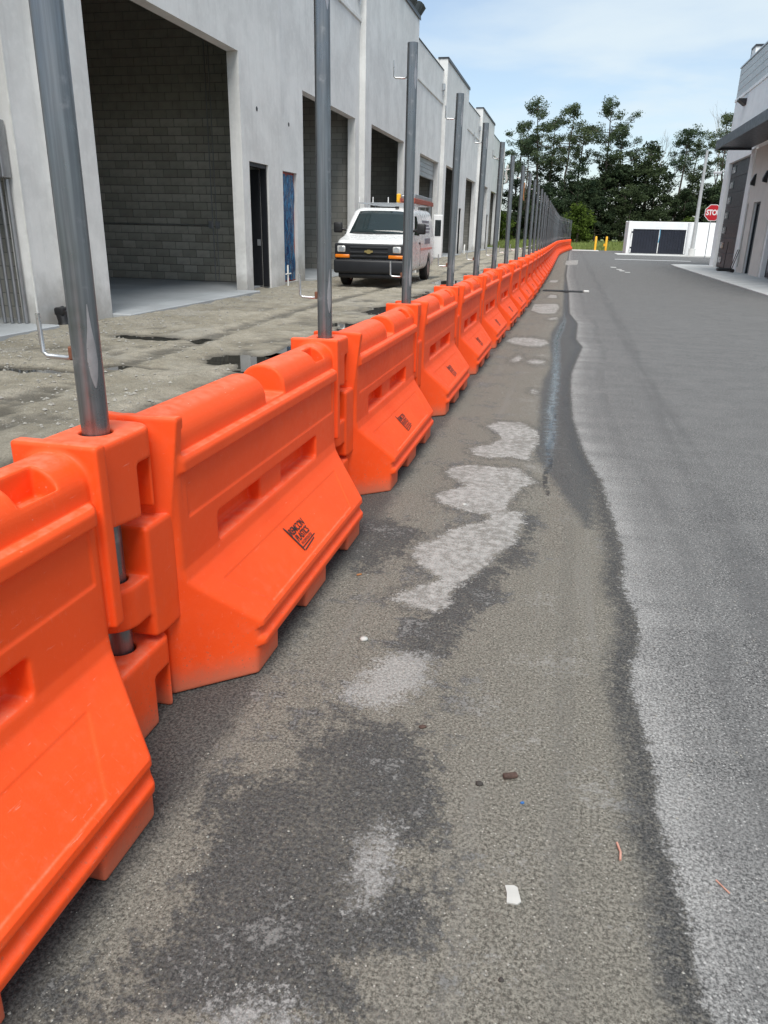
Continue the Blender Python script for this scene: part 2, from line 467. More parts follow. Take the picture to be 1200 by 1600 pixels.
# ------------------------------------------------------------------ ground
def grid_mesh(name, xs, ys, zfn, attrs=None):
    xs = np.asarray(xs); ys = np.asarray(ys)
    X, Y = np.meshgrid(xs, ys, indexing='ij'); Z = zfn(X, Y)
    nx, ny = X.shape
    co = np.stack([X, Y, Z], -1).reshape(-1, 3)
    I = np.arange(nx * ny).reshape(nx, ny)
    q = np.stack([I[:-1, :-1], I[1:, :-1], I[1:, 1:], I[:-1, 1:]], -1).reshape(-1, 4)
    me = bpy.data.meshes.new(name)
    me.vertices.add(len(co)); me.vertices.foreach_set('co', co.astype(np.float32).ravel())
    me.loops.add(len(q) * 4); me.loops.foreach_set('vertex_index', q.astype(np.int32).ravel())
    me.polygons.add(len(q)); me.polygons.foreach_set('loop_start', np.arange(0, len(q) * 4, 4, dtype=np.int32))
    me.update(calc_edges=True)
    smooth_mesh(me, 180)
    for k, fn in (attrs or {}).items():
        a = me.attributes.new(k, 'FLOAT', 'POINT'); a.data.foreach_set('value', fn(X, Y).astype(np.float32).ravel())
    return me
def frange(a, b, s): return list(np.arange(a, b, s))
def vnoise(X, Y, sc, seed):
    """cheap smooth value noise"""
    r = np.random.RandomState(seed); T = r.rand(64, 64)
    x = X * sc + 100.0; y = Y * sc + 100.0
    xi = np.floor(x).astype(int); yi = np.floor(y).astype(int); fx = x - xi; fy = y - yi
    fx = fx * fx * (3 - 2 * fx); fy = fy * fy * (3 - 2 * fy)
    t = lambda i, j: T[(xi + i) % 64, (yi + j) % 64]
    return (t(0, 0) * (1 - fx) + t(1, 0) * fx) * (1 - fy) + (t(0, 1) * (1 - fx) + t(1, 1) * fx) * fy - 0.5

far_ground = structure(put('ground', grid_mesh('ground', [-3000, -60, 60, 3000], [-3000, -40, 140, 3000], lambda X, Y: X * 0 - 0.25), simple('field_ground', (0.05, 0.07, 0.025), 0.95, 0, 0.3, 0.05)))

AXIS = [(-2.5, -1.235), (-0.28, -1.215), (1.75, -1.19), (5.8, -1.165), (9.9, -1.12), (12, -1.085), (16, -1.02), (20, -0.97), (31, -0.93), (50, -0.98), (57, -0.98), (64, -0.80), (72, -0.45), (82, 0.10)]
f_axis = lambda Y: np.interp(Y, [a for a, b in AXIS], [b for a, b in AXIS])
# stains on the asphalt, outlines in metres
PALE = [
 [(-0.59, 2.78), (-0.54, 2.88), (-0.46, 2.97), (-0.41, 3.02), (-0.48, 3.09), (-0.55, 3.17), (-0.6, 3.29), (-0.58, 3.4), (-0.51, 3.48), (-0.45, 3.63), (-0.38, 3.72), (-0.3, 3.78), (-0.27, 3.9), (-0.36, 3.91), (-0.47, 3.95), (-0.56, 4.01), (-0.62, 4.11), (-0.58, 4.24), (-0.5, 4.33), (-0.47, 4.38), (-0.58, 4.5), (-0.63, 4.61), (-0.6, 4.75), (-0.47, 4.82), (-0.31, 4.81), (-0.18, 4.83), (-0.14, 4.71), (-0.06, 4.58), (-0.15, 4.43), (-0.18, 4.24), (-0.21, 4.07), (-0.19, 3.98), (-0.11, 4.0), (-0.1, 3.83), (-0.13, 3.5), (-0.19, 3.39), (-0.24, 3.21), (-0.29, 3.06), (-0.35, 2.92), (-0.34, 2.8), (-0.37, 2.72), (-0.49, 2.73)],
 [(-0.51, 5.91), (-0.42, 6.1), (-0.24, 6.12), (-0.11, 5.88), (-0.08, 5.6), (-0.12, 5.25), (-0.14, 5.03), (-0.26, 5.09), (-0.39, 5.01), (-0.51, 5.07), (-0.55, 5.24), (-0.43, 5.35), (-0.36, 5.54), (-0.39, 5.71)],
 [(-0.76, 11.05), (-0.68, 11.45), (-0.43, 11.51), (-0.21, 11.36), (-0.15, 11.04), (-0.26, 10.66), (-0.43, 10.6), (-0.61, 10.77)],
 [(-0.38, 9.28), (-0.29, 9.46), (-0.16, 9.42), (-0.16, 9.21), (-0.26, 9.13)],
 [(-0.57, 9.27), (-0.5, 9.75), (-0.43, 9.51), (-0.5, 9.17)],
 [(-0.24, 7.38), (-0.22, 7.64), (-0.17, 7.49), (-0.18, 7.32)],
 [(-0.63, 15.77), (-0.64, 17.27), (-0.16, 17.58), (-0.1, 16.75), (-0.15, 15.33), (-0.42, 15.21)],
 [(-0.3, 14.23), (-0.11, 14.68), (-0.08, 14.33), (-0.21, 14.13)],
 [(-0.42, 19.18), (-0.37, 20.14), (-0.21, 20.06), (-0.19, 19.05)],
 [(-0.17, 40.23), (-0.13, 46.82), (0.55, 48.32), (0.45, 40.74)],
 [(-0.54, 25.28), (-0.52, 26.45), (-0.27, 26.61), (-0.3, 25.34)]]
PALE_SOFT = [[(-0.35, 1.34), (-0.36, 1.44), (-0.32, 1.52), (-0.28, 1.42), (-0.29, 1.3), (-0.31, 1.26)],
 [(-0.55, 0.94), (-0.5, 0.98), (-0.41, 1.0), (-0.36, 0.97), (-0.52, 0.91)],
 [(-0.60, 2.05), (-0.50, 2.35), (-0.36, 2.38), (-0.33, 2.2), (-0.44, 2.02)]]
DARK = [[(-0.88, 1.55), (-0.693, 1.653), (-0.596, 1.965), (-0.344, 1.962), (-0.213, 1.778), (-0.19, 1.529), (-0.143, 1.336), (-0.189, 1.186), (-0.28, 1.101), (-0.204, 1.009), (-0.923, 0.83), (-0.885, 0.893), (-0.731, 1.099), (-0.719, 1.227)],
 [(-0.967, 3.2), (-0.85, 3.782), (-0.596, 3.563), (-0.596, 3.226), (-0.775, 2.956)],
 [(-0.434, 2.678), (-0.333, 3.08), (-0.148, 3.692), (-0.066, 4.011), (-0.012, 3.554), (-0.189, 2.802), (-0.277, 2.326), (-0.364, 2.062), (-0.488, 2.226)]]
EDGE = [(0.44, 0.3), (0.43, 0.9), (0.421, 1.178), (0.402, 1.257), (0.407, 1.385), (0.402, 1.512), (0.375, 1.674), (0.383, 1.933), (0.367, 2.183), (0.348, 2.327), (0.359, 2.496), (0.412, 2.748), (0.404, 2.966), (0.373, 3.078), (0.371, 3.277), (0.399, 3.508), (0.376, 3.938), (0.353, 4.356), (0.33, 4.733), (0.24, 5.3), (0.163, 6.377), (0.15, 7.02), (0.141, 7.8), (0.149, 8.57), (0.205, 9.5), (0.298, 10.8), (0.217, 11.62), (0.255, 13.8), (0.116, 15.46), (0.085, 20.5), (-0.033, 30.1), (0.0, 80)]
WETL = [(0.10, 3.9), (0.02, 4.4), (-0.10, 5.2), (-0.123, 6.284), (-0.148, 7.295), (-0.148, 8.161), (-0.102, 8.907), (-0.102, 9.637), (-0.162, 11.116), (-0.168, 12.246), (-0.095, 13.654), (-0.034, 15.389), (-0.054, 20.417), (-0.148, 30.038), (-0.1, 80)]
WATER = [(0.0, 4.3), (-0.006, 6.322), (-0.022, 6.692), (-0.013, 7.264), (-0.016, 8.208), (-0.017, 9.17), (-0.035, 10.215), (-0.057, 11.513), (-0.025, 12.516), (0.035, 14.238), (0.02, 15.414), (0.0, 21)]
def along(path): 
    p = sorted((y, x) for x, y in path)
    return lambda Y: np.interp(Y, [a for a, b in p], [b for a, b in p])
f_edge, f_wetl, f_water = along(EDGE), along(WETL), along(WATER)
def field(polys, clip=0.4):
    def fn(X, Y):
        d = np.full(X.shape, clip)
        for p in polys:
            P = np.array(p); lo = P.min(0) - clip; hi = P.max(0) + clip
            m = (X > lo[0]) & (X < hi[0]) & (Y > lo[1]) & (Y < hi[1])
            if m.any():
                k = 1.0 if hi[1] < 9 else 0.25       # far outlines are long: measure them squashed
                d[m] = np.minimum(d[m], poly_sdf(X[m], Y[m] * k, [(a, b * k) for a, b in p]))
        return -d                                     # positive inside
    return fn
def road_z(X, Y):
    return -0.012 * np.exp(-((X - f_water(Y)) / 0.10) ** 2) * (Y > 3.5) + 0.004 * vnoise(X, Y, 0.8, 3)
rx = frange(-1.75, 0.9, 0.03) + frange(0.9, 2.4, 0.12) + frange(2.4, 8, 0.4) + frange(8, 45, 4)
ry = [-4, -2, -1, -0.3] + frange(0.2, 5.2, 0.03)
d = 0.03
while ry[-1] < 79.4: d = min(d * 1.018, 0.8); ry.append(ry[-1] + d)
ry[-1] = 79.4
attrs = {'pale': field(PALE), 'palesoft': field(PALE_SOFT), 'dark': field(DARK),
         'edge': lambda X, Y: np.clip(X - f_edge(Y), -3, 3),
         'wet': lambda X, Y: np.where(Y > 3.8, np.minimum(X - f_wetl(Y), f_edge(Y) - X), -1.0) - np.clip((5.2 - Y) * 0.08, 0, 1) - np.clip((Y - 24) * 0.02, 0, 1),
         'core': lambda X, Y: 0.035 - np.abs(X - f_water(Y)) - np.clip((5.6 - Y) * 0.05, 0, 1) - np.clip((Y - 13) * 0.02, 0, 1),
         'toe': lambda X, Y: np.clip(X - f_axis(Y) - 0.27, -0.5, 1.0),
         'crack': lambda X, Y: np.abs(X - 0.0 - 0.012 * np.sin(Y * 9)) + np.clip((4.35 - Y), 0, 1) + np.clip((Y - 6.9), 0, 1)}
g = G('asphalt')
P_ = g.obj
nf = g.noise(115.0, 5, 0.82); nm_ = g.noise(22.0, 5, 0.65); nl = g.noise(3.2, 5, 0.6); nh = g.noise(70.0, 4, 0.7); nxl = g.noise(0.55, 4, 0.55)
vo = g.voro(100.0); voc = g.voro(100.0, out='Color')
streak = g.noise(2.0, 4, 0.6, vec=g.mapping((5.0, 0.25, 1)))
cross = g.noise(2.0, 4, 0.6, vec=g.mapping((0.35, 2.2, 1)))
cen = lambda n, k: g.math('MULTIPLY', g.math('SUBTRACT', n, 0.5), k)
add = lambda *a: a[0] if len(a) == 1 else g.math('ADD', a[0], add(*a[1:]))
# worn grey asphalt with pale aggregate
asp = g.mix(g.step(nf, 0.42, 0.58, smooth=False), (0.022, 0.022, 0.023), (0.205, 0.203, 0.198))
asp = g.mix(g.step(add(nl, cen(cross, 0.8)), 0.35, 0.7, 0, 0.30), asp, (0.180, 0.178, 0.174))
asp = g.mix(g.step(streak, 0.55, 0.75, 0, 0.30), asp, (0.10, 0.10, 0.10))
sepc = g.t.nodes.new('ShaderNodeSeparateColor'); g.t.links.new(voc, sepc.inputs[0])
agg = g.math('MULTIPLY', g.step(vo, 0.35, 0.2), g.step(sepc.outputs[0], 0.72, 0.80))
asp = g.mix(g.math('MULTIPLY', agg, 0.75), asp, (0.46, 0.455, 0.44))
# fine silt lying on it
sand = g.mix(g.step(nf, 0.41, 0.59, smooth=False), (0.056, 0.051, 0.041), (0.240, 0.225, 0.190))
sand = g.mix(g.step(nm_, 0.4, 0.7, 0, 0.4), sand, (0.135, 0.124, 0.104))
sand = g.mix(g.step(streak, 0.5, 0.72, 0, 0.35), sand, (0.190, 0.182, 0.166))
sand = g.mix(g.math('MULTIPLY', g.math('MULTIPLY', g.step(vo, 0.30, 0.15), g.step(sepc.outputs[1], 0.86, 0.9)), 0.8), sand, (0.42, 0.40, 0.36))
dk = g.mix(g.step(nf, 0.43, 0.60, smooth=False), (0.014, 0.015, 0.016), (0.088, 0.087, 0.084))
edge = add(g.attr('edge'), cen(nm_, 0.12), cen(nh, 0.07), cen(nf, 0.03))
c = g.mix(g.step(edge, -0.02, 0.012), sand, asp)
# pale dried fringe right of the silt line
fr = g.math('MULTIPLY', g.step(edge, -0.005, 0.02), add(g.step(add(edge, cen(nl, 0.25), cen(nh, 0.2)), 0.15, 0.0, 0, 0.60), g.step(add(edge, cen(nl, 0.6), cen(streak, 0.5), cen(nh, 0.3)), 0.45, 0.02, 0, 0.34)))
fr = g.math('MULTIPLY', fr, g.step(cross, 0.35, 0.6, 0.5, 1.0))
c = g.mix(g.math('MULTIPLY', fr, 0.66), c, g.mix(g.step(nf, 0.42, 0.58, smooth=False), (0.15, 0.148, 0.142), (0.47, 0.465, 0.45)))
# damp dark rim of the silt line
rim = g.math('MULTIPLY', g.step(add(edge, cen(nl, 0.10)), -0.13, -0.035), g.step(edge, 0.012, -0.012))
c = g.mix(g.math('MULTIPLY', rim, g.step(add(nh, cen(nm_, 0.6)), 0.30, 0.55, 0.40, 0.97)), c, dk)
# damp blotches
bl = add(g.attr('dark'), cen(nl, 0.75), cen(nm_, 0.42), cen(nh, 0.30), cen(nf, 0.12))
c = g.mix(g.math('MULTIPLY', g.step(bl, -0.04, 0.06), g.step(add(nh, cen(nf, 0.8), cen(nl, 0.5)), 0.33, 0.54, 0.30, 0.95)), c, dk)
bl2 = g.math('MULTIPLY', g.step(add(nl, cen(nm_, 0.7), cen(nh, 0.25)), 0.55, 0.66), g.step(add(edge, cen(nl, 0.3)), -0.38, -0.60))
c = g.mix(g.math('MULTIPLY', bl2, 0.75), c, dk)
dust = g.math('MULTIPLY', g.step(add(nl, cen(nh, 0.9), cen(nm_, 0.6)), 0.60, 0.74), g.step(edge, 0.0, -0.1))
c = g.mix(g.math('MULTIPLY', dust, 0.40), c, (0.33, 0.325, 0.31))
trk = g.math('MULTIPLY', g.step(g.math('ABSOLUTE', g.math('SUBTRACT', add(g.attr('edge'), cen(nm_, 0.06)), 0.30)), 0.07, 0.02), g.step(nl, 0.3, 0.6))
c = g.mix(g.math('MULTIPLY', trk, 0.30), c, (0.07, 0.07, 0.07))
trk2 = g.math('MULTIPLY', g.step(g.math('ABSOLUTE', g.math('SUBTRACT', add(g.sep()[0], cen(nm_, 0.08), cen(nl, 0.12)), 0.95)), 0.16, 0.03), g.step(streak, 0.3, 0.6))
c = g.mix(g.math('MULTIPLY', trk2, 0.35), c, (0.06, 0.06, 0.061))
trk3 = g.math('MULTIPLY', g.step(g.math('ABSOLUTE', g.math('SUBTRACT', add(g.sep()[0], cen(nm_, 0.04), cen(nl, 0.06)), 0.13)), 0.045, 0.02), g.step(nh, 0.35, 0.6))
c = g.mix(g.math('MULTIPLY', trk3, g.step(g.attr('edge'), -0.16, -0.20, 0.0, 0.35)), c, (0.10, 0.095, 0.085))
ps = g.step(add(g.attr('palesoft'), cen(nm_, 0.22), cen(nh, 0.22), cen(nf, 0.10)), -0.04, 0.04)
palec = g.mix(g.step(nf, 0.36, 0.62, smooth=False), (0.17, 0.166, 0.158), (0.42, 0.415, 0.40))
c = g.mix(g.math('MULTIPLY', ps, 0.70), c, palec)
pl = add(g.attr('pale'), cen(nm_, 0.12), cen(nh, 0.10), cen(nf, 0.06))
halo = g.math('MULTIPLY', g.step(pl, -0.10, -0.01), g.step(nm_, 0.35, 0.6))
c = g.mix(g.math('MULTIPLY', halo, 0.55), c, dk)
palec2 = g.mix(g.step(add(nf, cen(nm_, 0.8)), 0.3, 0.7), (0.19, 0.184, 0.172), (0.40, 0.392, 0.372))
c = g.mix(g.math('MULTIPLY', g.step(pl, -0.014, 0.020), g.step(add(nm_, cen(nl, 1.0)), 0.25, 0.60, 0.45, 0.92)), c, palec2)
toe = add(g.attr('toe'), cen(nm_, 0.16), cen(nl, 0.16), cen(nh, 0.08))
c = g.mix(g.math('MULTIPLY', g.step(toe, 0.10, 0.0), 0.80), c, dk)  # contact shade and damp along the barrier feet, painted into the asphalt colour
# wet gutter
wt = g.step(add(g.attr('wet'), cen(nm_, 0.10), cen(nh, 0.06)), -0.03, 0.05)
wt = g.math('MULTIPLY', wt, g.math('SUBTRACT', 1.0, g.math('MULTIPLY', g.step(pl, -0.012, 0.014), 0.9)))
c = g.mix(g.math('MULTIPLY', wt, 0.80), c, dk)
co_ = g.step(add(g.attr('core'), cen(nm_, 0.16), cen(nh, 0.06)), -0.04, 0.045)
ck = g.math('MULTIPLY', g.step(add(g.attr('crack'), cen(nh, 0.03)), 0.022, 0.010), g.step(nm_, 0.38, 0.5))
c = g.mix(g.math('MULTIPLY', ck, 0.8), c, (0.012, 0.012, 0.013))
rough = g.mix(wt, (0.88,) * 3, (0.62,) * 3)
rough = g.mix(co_, rough, (0.07,) * 3)
hgt = add(g.math('MULTIPLY', nf, 0.6), g.math('MULTIPLY', g.step(vo, 0.0, 0.5), 0.5), g.math('MULTIPLY', nh, 0.3))
bs = g.t.nodes.new('ShaderNodeBump'); bs.inputs['Distance'].default_value = 0.006
g.put(bs.inputs['Strength'], g.step(co_, 0, 1, 0.55, 0.06)); g.t.links.new(hgt, bs.inputs['Height'])
MAT['asphalt'] = g.bsdf(c, rough, 0, bs.outputs[0])
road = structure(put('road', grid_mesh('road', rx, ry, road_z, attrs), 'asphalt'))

# concrete apron at the end of the road, painted line, pavement on the right
structure(MB().box(0.2, 2.6, 75.5, 79.3, -0.1, 0.016).build('apron', 'concrete'))
structure(MB().box(3.6, 14, 64.0, 68.9, -0.1, 0.020).build('enclosure_pad', 'concrete'))
structure(MB().box(2.8, 7.3, 51.7, 52.15, 0.004, 0.009).build('painted_line', 'sign_white'))
mk = MB()
for (x, y, l, w) in ((1.95, 38.6, 0.6, 0.25), (2.1, 36.4, 0.5, 0.22), (2.15, 35.0, 0.55, 0.2), (2.3, 33.8, 0.4, 0.2)):
    mk.box(x, x + w, y, y + l, 0.003, 0.008)
structure(mk.build('paint_marks', 'concrete'))
for i, (y0, y1) in enumerate(((20.0, 24.4), (24.42, 28.9), (28.92, 33.4), (33.42, 38.0), (38.02, 42.6))):
    structure(MB().rbox(5.25, 7.24, y0, y1, -0.12, 0.03, 0.008).build('pavement', 'concrete'))
structure(MB().prism([(5.25, 42.62), (7.24, 42.62), (7.24, 45.4), (5.9, 45.2), (5.3, 44.6)], lambda x, y: (x, y, -0.12), lambda x, y: (x, y, 0.03)).build('pavement', 'concrete'))

# dirt yard with ruts and puddle hollows
PUD = [(-5.68, 9.9, 0.60, 0.22), (-5.6, 7.15, 0.75, 0.16), (-4.58, 7.6, 0.50, 0.13), (-3.75, 8.55, 0.40, 0.45), (-3.3, 10.1, 0.38, 0.75), (-3.2, 12.4, 0.55, 0.8), (-3.3, 15.2, 0.5, 1.1), (-3.0, 19.5, 0.6, 2.6), (-3.6, 24.5, 0.5, 1.2), (-3.0, 29.5, 0.7, 2.0), (-6.3, 31, 0.7, 1.5)]
def dirt_z(X, Y):
    z = -0.045 + 0.030 * vnoise(X, Y, 0.7, 5) + 0.022 * vnoise(X, Y, 2.3, 6) + 0.026 * vnoise(X, Y, 6.0, 8) + 0.020 * vnoise(X, Y, 13.0, 9)
    for xc, s_ in ((-3.15, 1.0), (-4.75, 0.7)):                      # wheel ruts along the row
        xx = xc + 0.25 * np.sin(Y * 0.22 + xc)
        z -= 0.035 * s_ * np.exp(-((X - xx) / 0.16) ** 2)
        z += 0.022 * s_ * np.exp(-((np.abs(X - xx) - 0.30) / 0.10) ** 2)
        z += 0.008 * np.sin(Y * 34 + 6 * np.abs(X - xx)) * np.exp(-((X - xx) / 0.18) ** 2)
    for px, py, a, b in PUD:
        z -= 0.075 * np.exp(-(((X - px) / a) ** 2 + ((Y - py) / b) ** 2) ** 1.3)
    z += 0.035 * np.exp(-((X + 7.05) / 0.35) ** 2) * (0.7 + vnoise(X, Y, 2.5, 11))
    z = np.where(X > -1.95, np.minimum(z, -0.02) , z)
    return z
dx = frange(-7.9, -1.55, 0.045) + [-1.52]
dy = [-6, -2, 2, 4] + frange(5.0, 11.0, 0.045)
d = 0.045
while dy[-1] < 92: d = min(d * 1.022, 0.9); dy.append(dy[-1] + d)
WATER_Z = -0.071
g = G('wet_dirt')
nf = g.noise(70.0, 5, 0.78); nm_ = g.noise(7.0, 7, 0.74); nl = g.noise(1.1, 5, 0.6); vo = g.voro(38.0); voc = g.voro(38.0, out='Color')
c = g.mix(g.step(nl, 0.35, 0.65), (0.37, 0.333, 0.255), (0.53, 0.485, 0.395))
c = g.mix(g.step(nm_, 0.38, 0.66, 0, 0.6), c, (0.27, 0.242, 0.185))
c = g.mix(g.step(nf, 0.42, 0.62, 0, 0.5), c, (0.18, 0.162, 0.128))
sc_ = g.t.nodes.new('ShaderNodeSeparateColor'); g.t.links.new(voc, sc_.inputs[0])
peb = g.math('MULTIPLY', g.step(vo, 0.34, 0.22), g.step(sc_.outputs[0], 0.70, 0.78))
c = g.mix(g.math('MULTIPLY', peb, 0.75), c, g.mix(sc_.outputs[1], (0.24, 0.23, 0.21), (0.52, 0.51, 0.48)))
px_ = g.sep()
g.t.links
c = g.mix(g.math('MULTIPLY', g.step(g.noise(0.8, 4), 0.55, 0.68), 0.45), c, (0.45, 0.43, 0.385))
damp = g.step(g.math('ADD', px_[2], g.math('MULTIPLY', g.math('SUBTRACT', nm_, 0.5), 0.03)), -0.042, -0.074)
c = g.mix(g.math('MULTIPLY', damp, 0.72), c, (0.085, 0.076, 0.06))
h = g.math('ADD', g.math('MULTIPLY', nf, 0.5), g.math('ADD', nm_, g.math('MULTIPLY', peb, 0.5)))
MAT['dirt'] = g.bsdf(c, g.step(damp, 0, 1, 0.92, 0.5), 0, g.bump(h, 1.0, 0.05))
dirt = structure(put('dirt_yard', grid_mesh('dirt_yard', dx, dy, dirt_z), 'dirt'))
g = G('puddle_water')
MAT['puddle'] = g.bsdf((0.035, 0.033, 0.028), 0.02, 0, g.bump(g.noise(5.0, 2), 0.03, 0.004), Specular_IOR_Level=0.6)
for px, py, a, b in PUD:
    structure(MB().add([(px + 1.7 * a * math.cos(t), py + 1.7 * b * math.sin(t), WATER_Z) for t in np.linspace(0, 2 * math.pi, 24, endpoint=False)], [tuple(range(24))]).build('puddle', 'puddle'))
# loose stones on the dirt
def zat(x, y): return float(dirt_z(np.array([[x]]), np.array([[y]]))[0, 0])
r_ = np.random.RandomState(4)
N = 9000
sx = np.where(r_.rand(N) < 0.45, -7.1 + np.abs(r_.randn(N)) * 0.7, r_.uniform(-7.0, -1.8, N)); sy = 5 + (r_.rand(N) ** 1.9) * 40
sz = dirt_z(sx[:, None], sy[:, None])[:, 0]
oct_v = np.array([(1, 0, 0), (-1, 0, 0), (0, 1, 0), (0, -1, 0), (0, 0, .7), (0, 0, -.5)], float)
oct_f = [(0, 2, 4), (2, 1, 4), (1, 3, 4), (3, 0, 4), (2, 0, 5), (1, 2, 5), (3, 1, 5), (0, 3, 5)]
SV = []; SF = []
for i in range(N):
    if sx[i] > -1.8: continue
    s_ = 0.006 + 0.022 * r_.rand() ** 3; an = r_.rand() * 6.28; ca, sa = math.cos(an), math.sin(an)
    vv = oct_v * s_ * (0.6 + 0.7 * r_.rand(6, 1)); b0 = len(SV)
    for p in vv: SV.append((sx[i] + p[0] * ca - p[1] * sa, sy[i] + p[0] * sa + p[1] * ca, sz[i] + p[2] + s_ * 0.2))
    SF.extend([tuple(q + b0 for q in f) for f in oct_f])
g = G('loose_stone'); MAT['stone'] = g.bsdf(g.mix(g.noise(40.0, 2), (0.17, 0.16, 0.14), (0.42, 0.41, 0.37)), 0.9)
st_ = MB(); st_.v = SV; st_.f = SF
tag(st_.build('gravel', 'stone'), 'small loose stones scattered over the dirt yard', 'gravel', kind='stuff')

# grass verge at the back
def verge_z(X, Y): return np.clip((Y - 79.4) * 0.035, -0.1, 0.6) + 0.05 * vnoise(X, Y, 0.5, 21)
g = G('verge_soil'); MAT['verge'] = g.bsdf(g.mix(g.noise(0.8, 5), (0.11, 0.15, 0.035), (0.18, 0.21, 0.06)), 0.95)
structure(put('verge', grid_mesh('verge', frange(-60, 90, 1.5), [79.4] + frange(80, 150, 1.2), verge_z), 'verge'))
structure(put('verge', grid_mesh('verge', [-60, -30, -7.95], [60, 79.4, 92], lambda X, Y: X * 0 - 0.1), 'verge'))
r_ = np.random.RandomState(12)
GV = []; GF = []
for i in range(16000):
    x = r_.uniform(-14, 16); y = 79.5 + r_.rand() ** 1.5 * 17; z = float(min(0.6, max(-0.02, (y - 79.4) * 0.035)))
    hh = 0.10 + 0.22 * r_.rand(); a = r_.rand() * 6.28; b0 = len(GV)
    GV += [(x - 0.05 * math.cos(a), y - 0.05 * math.sin(a), z - 0.03), (x + 0.05 * math.cos(a), y + 0.05 * math.sin(a), z - 0.03), (x + r_.uniform(-.1, .1), y + r_.uniform(-.1, .1), z + hh)]
    GF.append((b0, b0 + 1, b0 + 2))
g = G('grass_blade'); MAT['grass'] = g.bsdf(g.mix(g.noise(0.6, 4), (0.12, 0.17, 0.035), (0.22, 0.26, 0.075)), 0.8)
gm = bpy.data.meshes.new('grass'); gm.from_pydata(GV, [], GF); gm.update()
tag(put('grass', gm, 'grass'), 'mown green grass in front of the trees', 'grass', kind='stuff')

# ------------------------------------------------------------------ barriers
BL = 2.03                                    # pin to pin
PROFILE = [(0.0, 0.0), (0.283, 0.0), (0.285, 0.10), (0.306, 0.104), (0.308, 0.128), (0.288, 0.142), (0.286, 0.168), (0.303, 0.178), (0.300, 0.200),
           (0.142, 0.372), (0.122, 0.398), (0.112, 0.435), (0.110, 0.745), (0.132, 0.752), (0.133, 0.788), (0.124, 0.800), (0.100, 0.803), (0.098, 0.832)]
for k in range(1, 13):
    t = math.pi / 2 * k / 12
    PROFILE.append((0.098 * math.cos(t) ** 0.9 if k < 12 else 0.0, 0.832 + 0.088 * math.sin(t)))
def body_sdf(U, Wd, Z):
    A = np.abs(Wd)
    d2 = poly_sdf(*np.broadcast_arrays(A[0], Z[0]), PROFILE)[None] if A.ndim == 3 else None
    # the profile is one half: the axis side must not count as a wall
    d2 = poly_sdf(*np.broadcast_arrays(A[0], Z[0]), [(-0.5, 0.0)] + PROFILE[1:-1] + [(-0.5, 0.92)])[None]
    nn = math.hypot(0.205, 0.235)
    near = np.maximum(0.165 - U, ((A - 0.065) * 0.205 - (U - 0.165) * 0.235) / nn)
    far = np.maximum(U - (BL - 0.165), ((A - 0.065) * 0.19 - (BL - 0.165 - U) * 0.235) / math.hypot(0.19, 0.235))
    d = smax(smax(d2, near, 0.012), far, 0.012)
    # hump gap with the filler
    d = smax(d, -sbox(U, Wd, Z, 0.97, 1.17, -0.4, 0.4, 0.812, 1.2, 0.004), 0.010)
    # hump pocket by the far flange
    d = smax(d, -sbox(U, Wd, Z, 1.60, 1.735, 0.022, 0.085, 0.842, 1.2, 0.006), 0.008)
    d = smax(d, -np.maximum(np.sqrt((Wd - 0.052) ** 2 + (Z - 0.872) ** 2) - 0.012, np.abs(U - 1.58) - 0.05), 0.003)
    # long slot with a recessed pillar
    slot = sbox(U, A, Z, 0.47, 1.53, 0.03, 0.5, 0.437, 0.538, 0.018)
    pillar = sbox(U, A, Z, 0.90, 1.13, -0.2, 0.088, 0.3, 0.7, 0.01)
    d = smax(d, -smax(slot, -pillar, 0.008), 0.012)
    # recessed upper panel and recessed print panel on the slope
    d = np.maximum(d, -sbox(U, A, Z, 0.27, 1.80, 0.1055, 0.4, 0.592, 0.746, 0.001))
    ca, sa = 0.158, -0.172; ln = math.hypot(ca, sa)
    t = ((A - 0.142) * ca + (Z - 0.372) * sa) / ln; nrm = ((A - 0.142) * -sa + (Z - 0.372) * ca) / ln
    pan = np.maximum(np.maximum(np.abs(t - 0.128) - 0.088, -(nrm + 0.0030)), np.abs(U - (0.22 + 0.78)) - (0.66 - np.clip(t, 0, .25) * 0.75))
    d = np.maximum(d, -pan)
    # relief under the toe between the feet
    for u0, u1 in ((0.55, 0.86), (1.13, 1.46)):
        d = smax(d, -sbox(U, A, Z, u0, u1, 0.20, 0.6, -0.2, 0.088, 0.02), 0.012)
    # flanges
    fl = np.maximum(np.abs(U - (0.172 + np.maximum(A - 0.03, 0) * 0.45)) - 0.020, np.maximum(A - 0.135 - (Z - 0.93) * 0.12, np.abs(Z - 0.69) - 0.25))
    fl = smax(fl, Z - 0.938 + A * 0.08, 0.012)
    d = smin(d, fl, 0.016)
    ff = sbox(U, Wd, Z, BL - 0.185, BL - 0.140, -0.122, 0.122, 0.44, 0.940, 0.010)
    d = smin(d, ff, 0.016)
    return d
def stadium(U, Wd, u_pin, u_far, r):
    uu = np.clip(U, min(u_pin, u_far), max(u_pin, u_far))
    return np.sqrt((U - uu) ** 2 + Wd ** 2) - r
